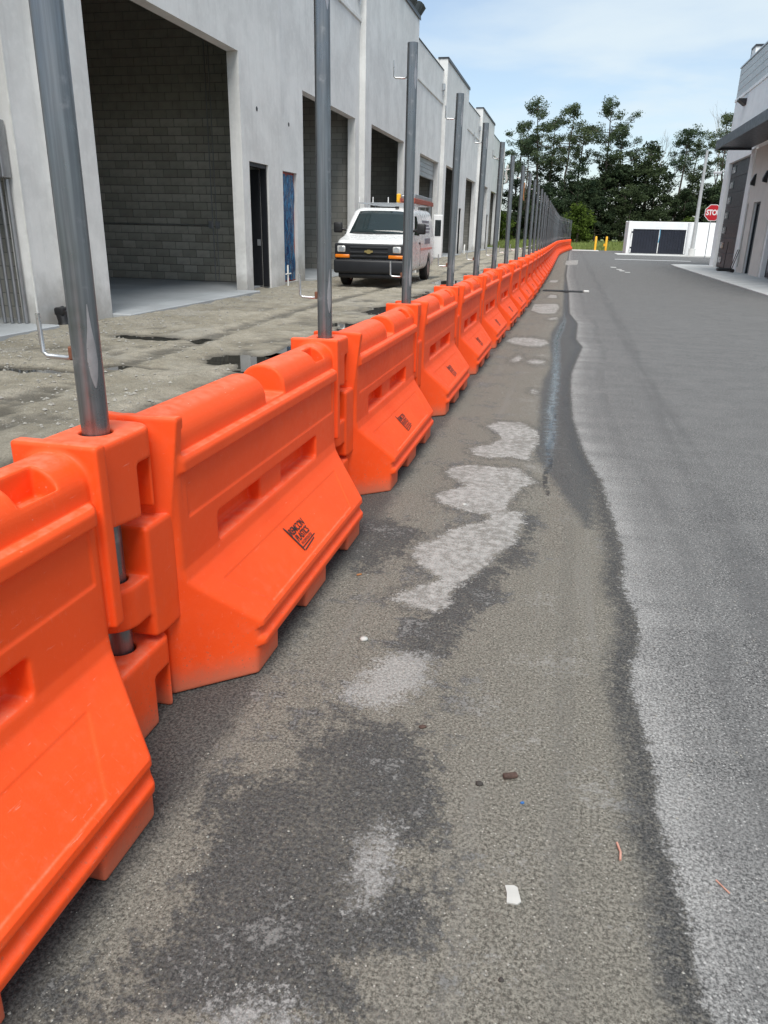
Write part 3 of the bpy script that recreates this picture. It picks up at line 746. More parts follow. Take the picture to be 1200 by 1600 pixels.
def top_lug_sdf(U, Wd, Z):
    qx = np.abs(Wd) - 0.097 + 0.065; qu = U - (BL + 0.145) + 0.065
    plan = np.sqrt(np.maximum(qx, 0) ** 2 + np.maximum(qu, 0) ** 2) + np.minimum(np.maximum(qx, qu), 0) - 0.065
    d = smax(np.maximum(plan, BL - 0.150 - U), np.abs(Z - 0.80) - 0.125, 0.016)
    d = smax(d, 0.675 + np.maximum(BL + 0.04 - U, 0) * 0.15 - Z, 0.012)
    d = smax(d, -sbox(U, np.abs(Wd), Z, BL + 0.030, BL + 0.112, 0.03, 0.3, 0.4, 0.835, 0.012), 0.008)
    return smax(d, -(np.sqrt((U - BL) ** 2 + Wd ** 2) - 0.042), 0.008)
def bottom_lug_sdf(U, Wd, Z):
    qx = np.abs(Wd) - 0.097 + 0.05; qu = U - (BL + 0.135) + 0.05
    plan = np.sqrt(np.maximum(qx, 0) ** 2 + np.maximum(qu, 0) ** 2) + np.minimum(np.maximum(qx, qu), 0) - 0.05
    d = smax(np.maximum(plan, BL - 0.170 - U), np.abs(Z - 0.131) - 0.131, 0.016)
    d = smax(d, -sbox(U, np.abs(Wd), Z, BL + 0.015, BL + 0.105, 0.03, 0.3, -0.4, 0.165, 0.012), 0.008)
    return smax(d, -(np.sqrt((U - BL) ** 2 + Wd ** 2) - 0.042), 0.008)
def mid_lug_sdf(U, Wd, Z):
    blk = sbox(U, Wd, Z, 0.045, 0.20, -0.098, 0.098, 0.275, 0.640, 0.014)
    blk = smax(blk, 0.275 + (0.10 - U) * 0.25 - Z, 0.01)
    ring = smax(np.maximum(stadium(U, Wd, -0.012, 0.15, 0.088), U - 0.16), np.abs(Z - 0.425) - 0.065, 0.014)
    d = smin(blk, ring, 0.01)
    return smax(d, -(np.sqrt(U ** 2 + Wd ** 2) - 0.042), 0.008)
def barrier_meshes(h, suffix):
    lo = lambda a, b: ((a[0], a[1], a[2]), (b[0], b[1], b[2]))
    return {'body': net(body_sdf, (0.10, -0.34, -0.02), (BL - 0.10, 0.34, 0.97), h, 'body' + suffix),
            'top_lug': net(top_lug_sdf, (BL - 0.20, -0.13, 0.64), (BL + 0.18, 0.13, 0.96), h * 0.8, 'top_lug' + suffix),
            'bottom_lug': net(bottom_lug_sdf, (BL - 0.20, -0.13, -0.03), (BL + 0.18, 0.13, 0.30), h * 0.8, 'bottom_lug' + suffix),
            'middle_lug': net(mid_lug_sdf, (-0.13, -0.13, 0.22), (0.23, 0.13, 0.68), h * 0.8, 'middle_lug' + suffix)}
near_set = barrier_meshes(0.005, '_fine')
mid_set = barrier_meshes(0.009, '_medium')
far_set = barrier_meshes(0.017, '_coarse')
# filler plug and printed maker's mark
plug = MB().disc((1.07, 0.0, 0.822), (0, 0, 1), 0.030, 0.022, 20).disc((1.07, 0.0, 0.836), (0, 0, 1), 0.018, 0.012, 6).mesh('drain_plug', 30)
plug.materials.append(MAT['black'])
def logo_mesh():
    mb = MB()
    ex = Vector((1, 0, 0)); ey = Vector((0, -0.158, 0.172)).normalized(); nz = ex.cross(ey)
    if nz.y < 0: nz = -nz
    org = Vector((0.975, 0.225, 0.2815)) + nz * 0.0006
    def lay(vs, fs, ox, oy):
        mb.add([org + ex * (v[0] + ox) * 0.62 + ey * (v[1] + oy) * 0.72 for v in vs], fs)
    # seen from the road the row runs away to the upper right, so lettering follows +u
    v, f = text_mesh('REMCON', 0.062, 0.0, 0.10, 0.0010, 0.92); lay(v, f, 0.0, 0.036)
    v, f = text_mesh('PLASTICS', 0.058, 0.0, 0.10, 0.0010, 0.86); lay(v, f, 0.004, -0.014)
    v, f = text_mesh('INCORPORATED', 0.024, 0.0, 0.10, 0.0004, 1.05); lay(v, f, 0.008, -0.050)
    bar = lambda a, b, w: lay([(a[0], a[1]), (b[0], b[1]), (b[0] + 0.0, b[1] + w), (a[0], a[1] + w)], [(0, 1, 2, 3)], 0, 0)
    bar((-0.115, -0.072), (0.135, -0.066), 0.006)
    bar((-0.105, -0.092), (0.090, -0.080), 0.007)
    lay([(-0.150, 0.085), (-0.138, 0.087), (-0.108, -0.085), (-0.120, -0.090)], [(0, 1, 2, 3)], 0, 0)
    lay([(-0.136, 0.070), (-0.131, 0.070), (-0.104, -0.070), (-0.109, -0.072)], [(0, 1, 2, 3)], 0, 0)
    me = bpy.data.meshes.new('printed_logo'); me.from_pydata(mb.v, [], mb.f); me.update(); me.materials.append(MAT['ink'])
    return me
logo = logo_mesh()
for s_ in (near_set, mid_set, far_set):
    for me in s_.values(): me.materials.append(MAT['orange'])

ax_x = lambda y: float(f_axis(y))
pins = []
y = 1.75 - BL
while y < 80.0:
    pins.append((ax_x(y), y)); y += BL * (0.9995 if y < 50 else 0.997)
NB = len(pins) - 1
SPECIAL = {1: 'orange plastic water barrier nearest the camera, cut off by the left edge',
           2: 'orange plastic barrier with readable black maker print, second from the camera',
           3: 'orange plastic barrier just behind the one with readable print, third from the camera'}
for i in range(NB):
    (x0, y0), (x1, y1) = pins[i], pins[i + 1]
    ang = math.atan2(y1 - y0, x1 - x0)
    lab = SPECIAL.get(i + 1, 'orange plastic water barrier, %s in the row counted from the camera' % ordinal(i + 1))
    if i == NB - 1: lab = 'last orange plastic barrier at the far end of the row by the grass'
    b = thing('water_barrier', lab, 'barrier', (x0, y0, 0.0), 'orange barriers in one row along the road', 0.0)
    # local u runs along the row, local +w faces the road (to the right of travel)
    b.matrix_world = Matrix.Translation((x0, y0, 0.0)) @ Matrix.Rotation(ang, 4, 'Z') @ Matrix.Rotation(math.radians(rnd.uniform(-.25, .25)), 4, 'X') @ Matrix.Diagonal((1, -1, 1, 1))
    ms = near_set if i < 3 else mid_set if i < 8 else far_set
    for nm, me in ms.items(): local_child(put(nm, me), b)
    local_child(put('drain_plug', plug), b)
    if i < 12: local_child(put('printed_logo', logo), b)

# ------------------------------------------------------------------ steel posts in the joints
POST_R = 0.0365
def hook_pts(z): return [(-POST_R + 0.004, 0, z + 0.022), (-POST_R - 0.006, 0, z + 0.004), (-POST_R - 0.020, 0, z), (-POST_R - 0.078, 0, z + 0.002), (-POST_R - 0.090, 0, z + 0.012), (-POST_R - 0.092, 0, z + 0.11)]
pm = MB()
ring = []
pm.tube([(0, 0, 0.03), (0, 0, 2.64)], POST_R, 28, cap=False)
pm.tube([(0, 0, 2.64), (0, 0, 2.3)], POST_R - 0.004, 28, cap=False)
nb = 28; b0 = 28; b1 = 56
for k in range(nb): pm.f.append((b0 + k, b0 + (k + 1) % nb, b1 + (k + 1) % nb, b1 + k))
post_me = pm.mesh('pipe', 40); post_me.materials.append(MAT['pipe'])
hk = {}
for z in (1.12, 2.43):
    me = MB().tube(hook_pts(z), 0.0062, 8).mesh('hook', 60); me.materials.append(MAT['hook']); hk[z] = me
wl_me = {}
for z in (1.12, 2.43):
    mb = MB(); n = 14
    vs = []; fs = []
    for j, (dz, hw) in enumerate(((-0.07, 0.06), (-0.04, 0.25), (0.0, 0.36), (0.04, 0.30), (0.08, 0.15), (0.14, 0.03))):
        for k in range(7):
            a = math.radians(-38) + (k / 6 - 0.5) * 2 * hw
            r = POST_R + 0.0012
            vs.append((r * math.cos(a), r * math.sin(a), z + dz))
    for j in range(5):
        for k in range(6): fs.append((j * 7 + k, j * 7 + k + 1, (j + 1) * 7 + k + 1, (j + 1) * 7 + k))
    me = bpy.data.meshes.new('weld_patch'); me.from_pydata(vs, [], fs); me.update(); smooth_mesh(me, 180); me.materials.append(MAT['weld']); wl_me[z] = me
rw = MB()
rw.rbox(-POST_R - 0.014, -POST_R + 0.004, -0.008, 0.008, 1.115, 1.150, 0.003, 1)
rust_me = rw.mesh('weld_bead'); rust_me.materials.append(MAT['rust'])
for i in range(1, NB + 1):
    x, y = pins[i]
    lab = 'grey steel post standing in the joint after the %s orange barrier' % ordinal(i)
    if i == 1: lab = 'big grey steel post nearest the camera, crossing the left building pier'
    p = thing('steel_post', lab, 'post', (x, y, 0.0), 'steel posts in the barrier joints', 0.0)
    p.rotation_euler = (math.radians(rnd.uniform(-.35, .35)) if i > 1 else 0, math.radians(rnd.uniform(-.45, .45)) if i > 1 else 0, math.radians(rnd.uniform(-8, 8)))
    local_child(put('pipe', post_me), p)
    for z in (1.12, 2.43):
        local_child(put('hook', hk[z]), p); local_child(put('weld_patch', wl_me[z]), p)
    if i < 6: local_child(put('weld_bead', rust_me), p)

# ------------------------------------------------------------------ building under construction on the left
XT, XR_, TH = -7.43, -7.64, 0.27          # front planes of the tall bays and of the set-back bays
def wall_grid(xf, th, cuts_y, cuts_z, solid):
    """wall sheet with thickness; solid(yc, zc) says where it is filled"""
    mb = MB(); ys, zs = sorted(set(cuts_y)), sorted(set(cuts_z)); xb = xf - th
    ny, nz = len(ys) - 1, len(zs) - 1
    S = [[solid((ys[i] + ys[i + 1]) / 2, (zs[j] + zs[j + 1]) / 2) for j in range(nz)] for i in range(ny)]
    at = lambda i, j: 0 <= i < ny and 0 <= j < nz and S[i][j]
    for i in range(ny):
        for j in range(nz):
            if not S[i][j]: continue
            y0, y1, z0, z1 = ys[i], ys[i + 1], zs[j], zs[j + 1]
            q = [((xf, y0, z0), (xf, y1, z0), (xf, y1, z1), (xf, y0, z1)), ((xb, y0, z0), (xb, y0, z1), (xb, y1, z1), (xb, y1, z0))]
            if not at(i - 1, j): q.append(((xf, y0, z0), (xf, y0, z1), (xb, y0, z1), (xb, y0, z0)))
            if not at(i + 1, j): q.append(((xf, y1, z0), (xb, y1, z0), (xb, y1, z1), (xf, y1, z1)))
            if not at(i, j - 1): q.append(((xf, y0, z0), (xb, y0, z0), (xb, y1, z0), (xf, y1, z0)))
            if not at(i, j + 1): q.append(((xf, y0, z1), (xf, y1, z1), (xb, y1, z1), (xb, y0, z1)))
            for f in q: mb.add(f, [(0, 1, 2, 3)])
    return mb
def finish_wall(mb, name, mat, parent):
    me = bpy.data.meshes.new(name); me.from_pydata(mb.v, [], mb.f); me.update()
    bm = bmesh.new(); bm.from_mesh(me); bmesh.ops.remove_doubles(bm, verts=bm.verts[:], dist=0.0005)
    bmesh.ops.recalc_face_normals(bm, faces=bm.faces[:])
    bm.to_mesh(me); bm.free()
    return put(name, me, mat, parent)
bld = thing('warehouse_building', 'long unfinished grey stucco warehouse with dark open bays on the left', 'building', (XT, 46.0, 0.0))
PER = 17.80
bays = []
def opn(k, lst): return [(a + k * PER, b + k * PER, z0, z1) for a, b, z0, z1 in lst]
tall_op = [(11.77, 17.60, -0.2, 5.01), (18.00, 19.20, -0.2, 2.87)]
low_op = [(20.78, 21.92, 0.0, 2.86), (22.50, 28.12, -0.2, 5.01)]
for k in range(4):
    bays.append(('tall', 10.85 + k * PER, 20.20 + k * PER, opn(k, tall_op)))
    bays.append(('low', 20.20 + k * PER, 28.65 + k * PER, opn(k, low_op)))
bays.insert(0, ('low', 2.40, 10.85, [(4.6, 10.13, -0.2, 5.01)]))
for kind, y0, y1, ops in bays:
    xf, top = (XT, 10.2) if kind == 'tall' else (XR_, 9.6)
    cy = [y0, y1] + [v for o in ops for v in o[:2]]; cz = [-0.2, top] + [v for o in ops for v in o[2:]]
    w = wall_grid(xf, TH if kind == 'low' else TH + 0.21 - 0.001, cy, cz, lambda a, b: not any(o[0] < a < o[1] and o[2] < b < o[3] for o in ops))
    if kind == 'tall':                # hollow reveal depth like the others: only the opening edges show
        w = wall_grid(xf, TH, cy, cz, lambda a, b: not any(o[0] < a < o[1] and o[2] < b < o[3] for o in ops))
        # return faces that close the step to the set-back bays
        for yy in (y0, y1 - 0.2):
            w.box(xf - TH - 0.21, xf - TH - 0.002, yy, yy + 0.2, -0.2, top)
    finish_wall(w, 'wall', 'stucco', bld)
    cap = MB()
    if kind == 'tall':
        cap.rbox(xf - 0.55, xf + 0.05, y0 - 0.05, y1 + 0.05, top + 0.002, top + 0.07, 0.012, 1)
        cap.box(xf + 0.03, xf + 0.055, y0 - 0.055, y1 + 0.055, top - 0.10, top + 0.001)
        cap.build('parapet_cap', 'cap', bld)
        ret = MB().box(xf - 6.0, xf - TH - 0.22, y0, y0 + 0.2, 8.9, top).box(xf - 6.0, xf - TH - 0.22, y1 - 0.2, y1, 8.9, top)
        ret.build('parapet_return', 'stucco', bld)
    else:
        cap.rbox(xf - 0.35, xf + 0.04, y0 + 0.06, y1 - 0.06, top + 0.002, top + 0.05, 0.010, 1)
        cap.build('parapet_cap', 'cap', bld)
        MB().rbox(xf - 0.01, xf + 0.055, y0 + 0.003, y1 - 0.003, 7.98, 8.10, 0.012, 2).build('trim_band', 'stucco', bld)
        bx = MB().rbox(xf + 0.002, xf + 0.16, y1 - 0.42, y1 - 0.20, 8.62, 8.95, 0.02, 1)
        bx.tube([(xf + 0.08, y1 - 0.31, 8.62), (xf + 0.08, y1 - 0.31, 8.40)], 0.03, 8)
        bx.build('conductor_head', 'alu', bld)
# loose roofing membrane flapping on the tall cap by the second tall bay
mem = MB(); n = 16; vs = []
for i in range(n):
    t = i / (n - 1); yy = 33.0 + t * 5.2
    lift = 0.10 + 0.20 * abs(math.sin(t * 9)) + 0.16 * t
    vs += [(XT - 0.05, yy, 10.24), (XT + 0.14 + 0.06 * math.sin(t * 14), yy + 0.05, 10.26 + lift)]
mem.add(vs, [(2 * i, 2 * i + 2, 2 * i + 3, 2 * i + 1) for i in range(n - 1)])
mo = mem.build('roof_membrane', 'cap', bld); sm = mo.modifiers.new('thick', 'SOLIDIFY'); sm.thickness = 0.02
# shell: roof, back wall, floor slabs with proud front edge
MB().box(-24, XR_ - TH - 0.002, 2.4, 91.0, 8.75, 8.95).build('roof', 'inside', bld)
MB().box(-24.3, -24, 2.4, 91.0, -0.2, 8.75).build('back_wall', 'courses', bld)
MB().box(-24, XR_ - TH - 0.003, 91.0, 91.25, -0.2, 10.0).box(-24, XR_ - TH - 0.003, 2.15, 2.4, -0.2, 10.0).build('end_wall', 'stucco', bld)
for kind, y0, y1, ops in bays:
    sl = MB(); xs_ = XT + 0.33 if kind == 'tall' else XR_ + 0.36
    sl.box(-24, (XT if kind == 'tall' else XR_) - TH - 0.004, y0 + 0.002, y1 - 0.002, -0.25, 0.02)
    for o in ops:
        if o[1] - o[0] > 2: sl.rbox((XT if kind == 'tall' else XR_) - TH, xs_, o[0] + 0.01, o[1] - 0.01, -0.25, 0.022, 0.015, 1)
    sl.build('floor_slab', 'slab', bld)
# dividing walls; the one seen through the near opening is laid block by block
for k, yy in enumerate((28.45, 37.8, 46.25, 55.6, 64.05, 73.4, 81.85)):
    MB().box(-24, XR_ - TH - 0.006, yy, yy + 0.2, 0.02, 8.74).build('block_wall', 'courses', bld)
MB().box(-24, XR_ - TH - 0.006, 10.62, 10.80, 0.02, 8.74).build('block_wall', 'courses', bld)
yw = 20.04
bw = MB().box(-24, XT - TH - 0.006, yw + 0.006, yw + 0.19, 0.02, 8.74).build('block_wall', 'mortar', bld)
blk = MB().rbox(-0.194, 0.194, -0.010, 0.02, -0.094, 0.094, 0.006, 1).mesh('block'); blk.materials.append(MAT['block'])
rest = MB(); nb_ = 0
for r in range(42):
    for c_ in range(42):
        xx = XT - TH - 0.21 - c_ * 0.4 - (0.2 if r % 2 else 0.0); zz_ = 0.125 + r * 0.2
        if c_ < 15 and r < 20:
            o = put('block', blk, None, None); o.location = (xx, yw + rnd.uniform(-0.003, 0.003), zz_)
            o.rotation_euler = (rnd.uniform(-.004, .004), 0, rnd.uniform(-.006, .006)); child(o, bw)
        elif c_ < 38:
            rest.box(xx - 0.194, xx + 0.194, yw - 0.009 + rnd.uniform(-.003, .003), yw + 0.004, zz_ - 0.094, zz_ + 0.094)
ro = rest.build('block', 'block', bw); ro['kind'] = 'stuff'
# conduit and boxes on that wall
cd = MB().tube([(-13.5, yw - 0.03, 1.46), (-9.45, yw - 0.03, 1.46)], 0.014, 8).tube([(-9.36, yw - 0.03, 0.03), (-9.36, yw - 0.03, 8.0)], 0.013, 8).tube([(-9.25, yw - 0.03, 0.03), (-9.25, yw - 0.03, 6.0)], 0.010, 8)
cd.build('conduit', 'conduit', bld, 60)
for xx in (-9.42, -9.22): MB().rbox(xx - 0.055, xx + 0.055, yw - 0.07, yw - 0.012, 1.38, 1.56, 0.006, 1).build('switch_box', 'alu', bld)
# steel door frame and the blue film storefront
for k in range(4):
    y0, y1 = 18.0 + k * PER, 19.2 + k * PER
    fr = MB()
    fr.box(XT - 0.20, XT - 0.05, y0 + 0.002, y0 + 0.06, 0.0, 2.865); fr.box(XT - 0.20, XT - 0.05, y1 - 0.06, y1 - 0.002, 0.0, 2.865); fr.box(XT - 0.20, XT - 0.05, y0 + 0.062, y1 - 0.062, 2.78, 2.865)
    fr.build('door_frame', 'van_black', bld)
    dl = MB().rbox(XT - 0.62, XT - 0.21, y1 - 0.115, y1 - 0.065, 0.03, 2.76, 0.006, 1).build('door_leaf', 'van_black', bld)
    MB().box(XT - 0.30, XT - 0.215, y1 - 0.135, y1 - 0.116, 1.0, 1.15).build('door_handle', 'alu', dl)
    y0, y1 = 20.78 + k * PER, 21.92 + k * PER
    fr = MB(); xx = XR_ - 0.10
    fr.box(xx - 0.06, xx, y0 + 0.002, y0 + 0.07, 0.01, 2.85); fr.box(xx - 0.06, xx, y1 - 0.07, y1 - 0.002, 0.01, 2.85); fr.box(xx - 0.06, xx, y0 + 0.072, y1 - 0.072, 2.76, 2.85); fr.box(xx - 0.06, xx, y0 + 0.072, y1 - 0.072, 0.01, 0.10)
    sf = fr.build('storefront_frame', 'red_trim', bld)
    f_ = MB(); nn = 14; vs = []
    for i in range(nn):
        for j in range(30):
            yy = y0 + 0.05 + (y1 - y0 - 0.10) * i / (nn - 1); z_ = 0.04 + 2.76 * j / 29
            vs.append((xx + 0.012 + 0.012 * math.sin(yy * 19 + z_ * 3.1) + 0.010 * math.sin(z_ * 7 - yy * 11), yy, z_))
    f_.add(vs, [(i * 30 + j, (i + 1) * 30 + j, (i + 1) * 30 + j + 1, i * 30 + j + 1) for i in range(nn - 1) for j in range(29)])
    f_.build('plastic_film', 'blue_film', bld, 180)
# roll-up shutter half down in the second set-back bay
y0, y1 = 22.50 + PER, 28.12 + PER
sh = MB().box(XR_ - TH - 0.10, XR_ - TH - 0.02, y0 + 0.02, y1 - 0.02, 4.10, 5.0).build('shutter', 'alu', bld)
for j in range(4): MB().rbox(XR_ - TH - 0.018, XR_ - TH + 0.008, y0 + 0.03, y1 - 0.03, 4.11 + j * 0.22, 4.31 + j * 0.22, 0.006, 1).build('slat', 'alu', sh)
MB().box(XR_ - TH - 0.16, XR_ - TH - 0.03, y1 - 0.10, y1 - 0.03, 0.03, 4.09).build('shutter_rail', 'alu', bld)
# small bolt holes above the doors
for yy, xx in ((18.57, XT), (21.33, XR_)): MB().disc((xx + 0.003, yy, 4.02), (1, 0, 0), 0.05, 0.01, 10).build('bolt_hole', 'black', bld)
# electrical conduits inside the first opening, corner bead line, rubber boot by the pier
for i in range(4): MB().tube([(-7.80 - 0.10 * i, 10.06 - 0.03 * i, 0.03), (-7.80 - 0.10 * i, 10.06 - 0.03 * i, 2.0 + 0.03 * i)], 0.026 if i else 0.03, 10).build('conduit', 'conduit', bld, 60)
MB().rbox(-8.35, -7.74, 9.92, 10.10, 2.02, 2.75, 0.01, 1).build('panel_box', 'conduit', bld)
MB().box(XR_ - 0.012, XR_ + 0.010, 10.118, 10.140, 0.0, 5.0).build('corner_bead', 'pvc', bld)
bt_ = MB(); bt_.tube([(XR_ + 0.20, 10.46, -0.06), (XR_ + 0.19, 10.47, 0.02), (XR_ + 0.18, 10.46, 0.16), (XR_ + 0.14, 10.46, 0.22)], [0.12, 0.09, 0.10, 0.07], 14)
bt_.rbox(XR_ + 0.10, XR_ + 0.26, 10.36, 10.56, 0.12, 0.24, 0.03, 2)
tag(bt_.build('pipe_boot', 'black', None, 40), 'black rubber pipe boot at the foot of the near pier', 'pipe boot')
# white plastic pipe stubs by the storefront
pv = thing('water_stub', 'white plastic pipe stub with a cross tee by the blue film', 'pipe', (XT + 0.25, 19.75, -0.05))
MB().tube([(XT + 0.25, 19.75, -0.06), (XT + 0.25, 19.75, 0.52)], 0.022, 10).build('riser', 'pvc', pv, 60)
MB().tube([(XT + 0.25, 19.60, 0.30), (XT + 0.25, 19.98, 0.30)], 0.018, 10).build('cross_arm', 'pvc', pv, 60)
for q, (yy, s_) in enumerate(((37.4, 'white plastic pipe stub at the foot of the second tall bay'), (55.2, 'white plastic pipe stub at the foot of the third tall bay'))):
    tag(MB().tube([(XT + 0.3, yy, -0.06), (XT + 0.3, yy, 0.5), (XT + 0.3, yy + 0.12, 0.55)], 0.05, 10).build('water_stub', 'pvc', None, 60), s_, 'pipe')

# ------------------------------------------------------------------ finished building on the right
XB = 7.2
rb = thing('shop_building', 'white flat roofed shop building with charcoal canopy on the right', 'building', (XB, 34.0, 0.0))
ops = [(38.10, 43.45, -0.1, 4.83), (36.86, 37.16, 0.25, 2.80), (34.68, 35.92, -0.1, 2.80), (27.4, 32.85, -0.1, 4.83)]
w = wall_grid(XB + 0.30, 0.30, [18.0, 44.5] + [v for o in ops for v in o[:2]], [-0.1, 7.62] + [v for o in ops for v in o[2:]], lambda a, b: not any(o[0] < a < o[1] and o[2] < b < o[3] for o in ops))
finish_wall(w, 'wall', 'white_wall', rb)
MB().box(XB + 0.302, 22, 44.2, 44.5, -0.1, 9.0).build('end_wall', 'white_wall', rb)
MB().box(XB + 0.302, 22, 17.7, 44.19, 8.0, 8.3).build('roof', 'inside', rb)
MB().rbox(XB - 0.04, XB + 0.30, 18.0, 44.56, 7.622, 7.76, 0.01, 1).build('ledge', 'white_wall', rb)
sd_ = MB().box(XB + 0.03, XB + 0.30, 18.0, 44.5, 7.762, 9.08).build('parapet', 'white_wall', rb)
for j in range(4): MB().rbox(XB + 0.004, XB + 0.028, 18.0, 44.52, 7.775 + j * 0.325, 8.085 + j * 0.325, 0.006, 1).build('siding_board', simple('grey_siding', (0.52, 0.56, 0.57), 0.6, 0, 0.06, 1.0) if j == 0 else bpy.data.materials['grey_siding'], sd_)
MB().rbox(XB - 0.03, XB + 0.36, 17.9, 44.58, 9.082, 9.16, 0.01, 1).build('parapet_cap', 'alu', rb)
tw = MB().box(XB + 0.36, XB + 2.3, 43.6, 44.45, 8.31, 9.85).build('roof_screen', 'white_wall', rb)
MB().box(XB + 0.32, XB + 2.34, 43.55, 44.5, 9.852, 9.93).box(XB + 0.33, XB + 0.355, 44.455, 44.49, 8.31, 9.85).build('screen_cap', 'cap', tw)
# pilaster and beige entry wall facing
MB().rbox(XB - 0.10, XB - 0.002, 37.20, 38.02, 0.03, 4.95, 0.01, 1).build('pilaster', 'white_wall', rb)
en = wall_grid(XB - 0.004, 0.05, [33.1, 37.19] + [v for o in ops[1:3] for v in o[:2]], [0.03, 4.90, 0.25, 2.80], lambda a, b: not any(o[0] < a < o[1] and o[2] < b < o[3] for o in ops[1:3]))

finish_wall(en, 'entry_facing', 'tan_wall', rb)
def garage(y0, y1, near_panes):
    gd = MB().box(XB + 0.20, XB + 0.26, y0 + 0.005, y1 - 0.005, 0.032, 4.82).build('garage_door', 'garage', rb)
    for j in range(7):
        z0 = 0.04 + j * 0.683
        MB().rbox(XB + 0.16, XB + 0.198, y0 + 0.02, y1 - 0.02, z0, z0 + 0.672, 0.012, 1).build('panel', 'garage', gd)
        for yy in near_panes:
            MB().rbox(XB + 0.140, XB + 0.162, yy - 0.48, yy + 0.48, z0 + 0.17, z0 + 0.52, 0.01, 1).build('pane_frame', 'cap', gd)
            MB().box(XB + 0.134, XB + 0.1395, yy - 0.42, yy + 0.42, z0 + 0.21, z0 + 0.48).build('pane', 'pane', gd)
garage(38.10, 43.45, (42.70,))
garage(27.4, 32.85, (32.1,))
MB().box(XB + 0.10, XB + 0.13, 36.88, 37.14, 0.27, 2.78).build('side_window', 'glass', rb)
gd = MB().box(XB + 0.10, XB + 0.13, 34.76, 35.84, 0.06, 2.72).build('glass_door', 'glass', rb)
fr = MB()
fr.box(XB + 0.06, XB + 0.15, 34.69, 34.755, 0.03, 2.79).box(XB + 0.06, XB + 0.15, 35.845, 35.91, 0.03, 2.79).box(XB + 0.06, XB + 0.15, 34.757, 35.843, 2.722, 2.79)
fr.build('door_frame', 'cap', gd)
MB().tube([(XB + 0.07, 34.95, 0.95), (XB + 0.05, 34.95, 0.95), (XB + 0.05, 34.95, 1.30), (XB + 0.07, 34.95, 1.30)], 0.014, 8).build('door_handle', 'alu', gd)
for yy in (36.45, 34.30):
    MB().prism([(0, 0), (0.16, 0.04), (0.16, 0.16), (0.06, 0.42), (0, 0.46)], lambda a, b: (XB - 0.058 - a, yy - 0.09, 3.45 + b), lambda a, b: (XB - 0.058 - a, yy + 0.09, 3.45 + b)).build('wall_lamp', 'black', rb)
MB().prism([(0, 0), (0.05, 0), (0.34, 0.20), (0.34, 0.26), (0, 0.26)], lambda a, b: (XB - 0.002 - a, 41.6, 7.15 + b), lambda a, b: (XB - 0.002 - a, 42.15, 7.15 + b)).build('wall_lamp', 'black', rb)
cc = MB().tube([(XB - 0.002, 44.2, 4.55), (XB - 0.18, 44.2, 4.55)], 0.03, 8).rbox(XB - 0.55, XB - 0.15, 44.12, 44.28, 4.40, 4.52, 0.03, 1)
cc.build('security_camera', 'sign_white', rb)
cn = MB().rbox(5.70, XB - 0.104, 20.0, 38.0, 5.02, 5.26, 0.01, 1).build('canopy', 'canopy', rb)
MB().rbox(5.64, 5.698, 19.98, 38.03, 4.92, 5.28, 0.008, 1).build('fascia', simple('grey_fascia', (0.055, 0.062, 0.075), 0.45, 0.1, 0.08, 2), cn)
MB().rbox(5.70, XB - 0.11, 37.965, 38.03, 4.925, 5.018, 0.008, 1).build('end_beam', 'canopy', cn)
# things standing by the garage
sg = thing('sign_stand', 'thin pole in a black rubber base beside the garage door', 'stand', (6.75, 37.75, 0.03))
MB().rbox(6.45, 6.98, 37.55, 37.95, 0.032, 0.16, 0.04, 2).build('rubber_base', 'black', sg)
MB().tube([(6.72, 37.75, 0.15), (6.75, 37.77, 1.25)], 0.018, 8).build('pole', 'iron', sg)
ht = thing('hand_cart', 'small folding hand cart frame by the shop entry', 'cart', (6.9, 36.6, 0.03))
MB().tube([(6.80, 36.75, 0.1), (7.00, 36.75, 0.95), (7.00, 36.40, 0.95), (6.80, 36.40, 0.1)], 0.016, 8).build('frame', 'iron', ht)
MB().box(6.66, 6.92, 36.40, 36.75, 0.06, 0.08).build('toe_plate', 'iron', ht)
for yy in (36.36, 36.79): MB().disc((6.86, yy, 0.105), (0, 1, 0), 0.075, 0.04, 14).build('wheel', 'rubber', ht, 40)

# ------------------------------------------------------------------ far end: waste enclosure, lamp post, sign, bollards, drain
en_ = thing('waste_enclosure', 'white walled waste enclosure with dark double gates across the road', 'enclosure', (7.0, 69.5, 0.0))
MB().rbox(4.52, 14.0, 73.0, 73.3, -0.1, 2.56, 0.02, 1).build('rear_wall', 'white_wall', en_)
MB().rbox(4.52, 4.82, 69.2, 72.99, -0.1, 2.52, 0.02, 1).build('side_wall', 'white_wall', en_)
MB().tube([(9.42, 68.9, -0.1), (9.42, 68.9, 2.44)], 0.34, 24).build('gate_pier', 'white_wall', en_, 50)
MB().rbox(9.62, 14.0, 67.6, 67.9, -0.1, 2.36, 0.02, 1).build('front_wall', 'white_wall', en_)
for nm, a, b in (('near', 4.90, 6.95), ('far', 7.02, 9.02)):
    gt = MB().box(a, b, 69.02, 69.06, 0.06, 1.92).build('gate', 'gate', en_)
    nbr = 9
    for i in range(nbr): 
        q0 = a + 0.02 + (b - a - 0.04) * i / nbr
        MB().rbox(q0, q0 + (b - a - 0.04) / nbr - 0.02, 68.985, 69.015, 0.08, 1.90, 0.004, 1).build('slat', 'gate', gt)
    MB().box(a, b, 68.96, 68.984, 1.86, 1.92).box(a, b, 68.96, 68.984, 0.06, 0.14).build('rail', 'gate', gt)
MB().tube([(7.0, 68.93, 1.95), (7.02, 68.92, 1.4), (6.97, 68.92, 0.9)], 0.035, 8).build('gate_strap', simple('pale_blue_strap', (0.12, 0.33, 0.48), 0.6), en_)
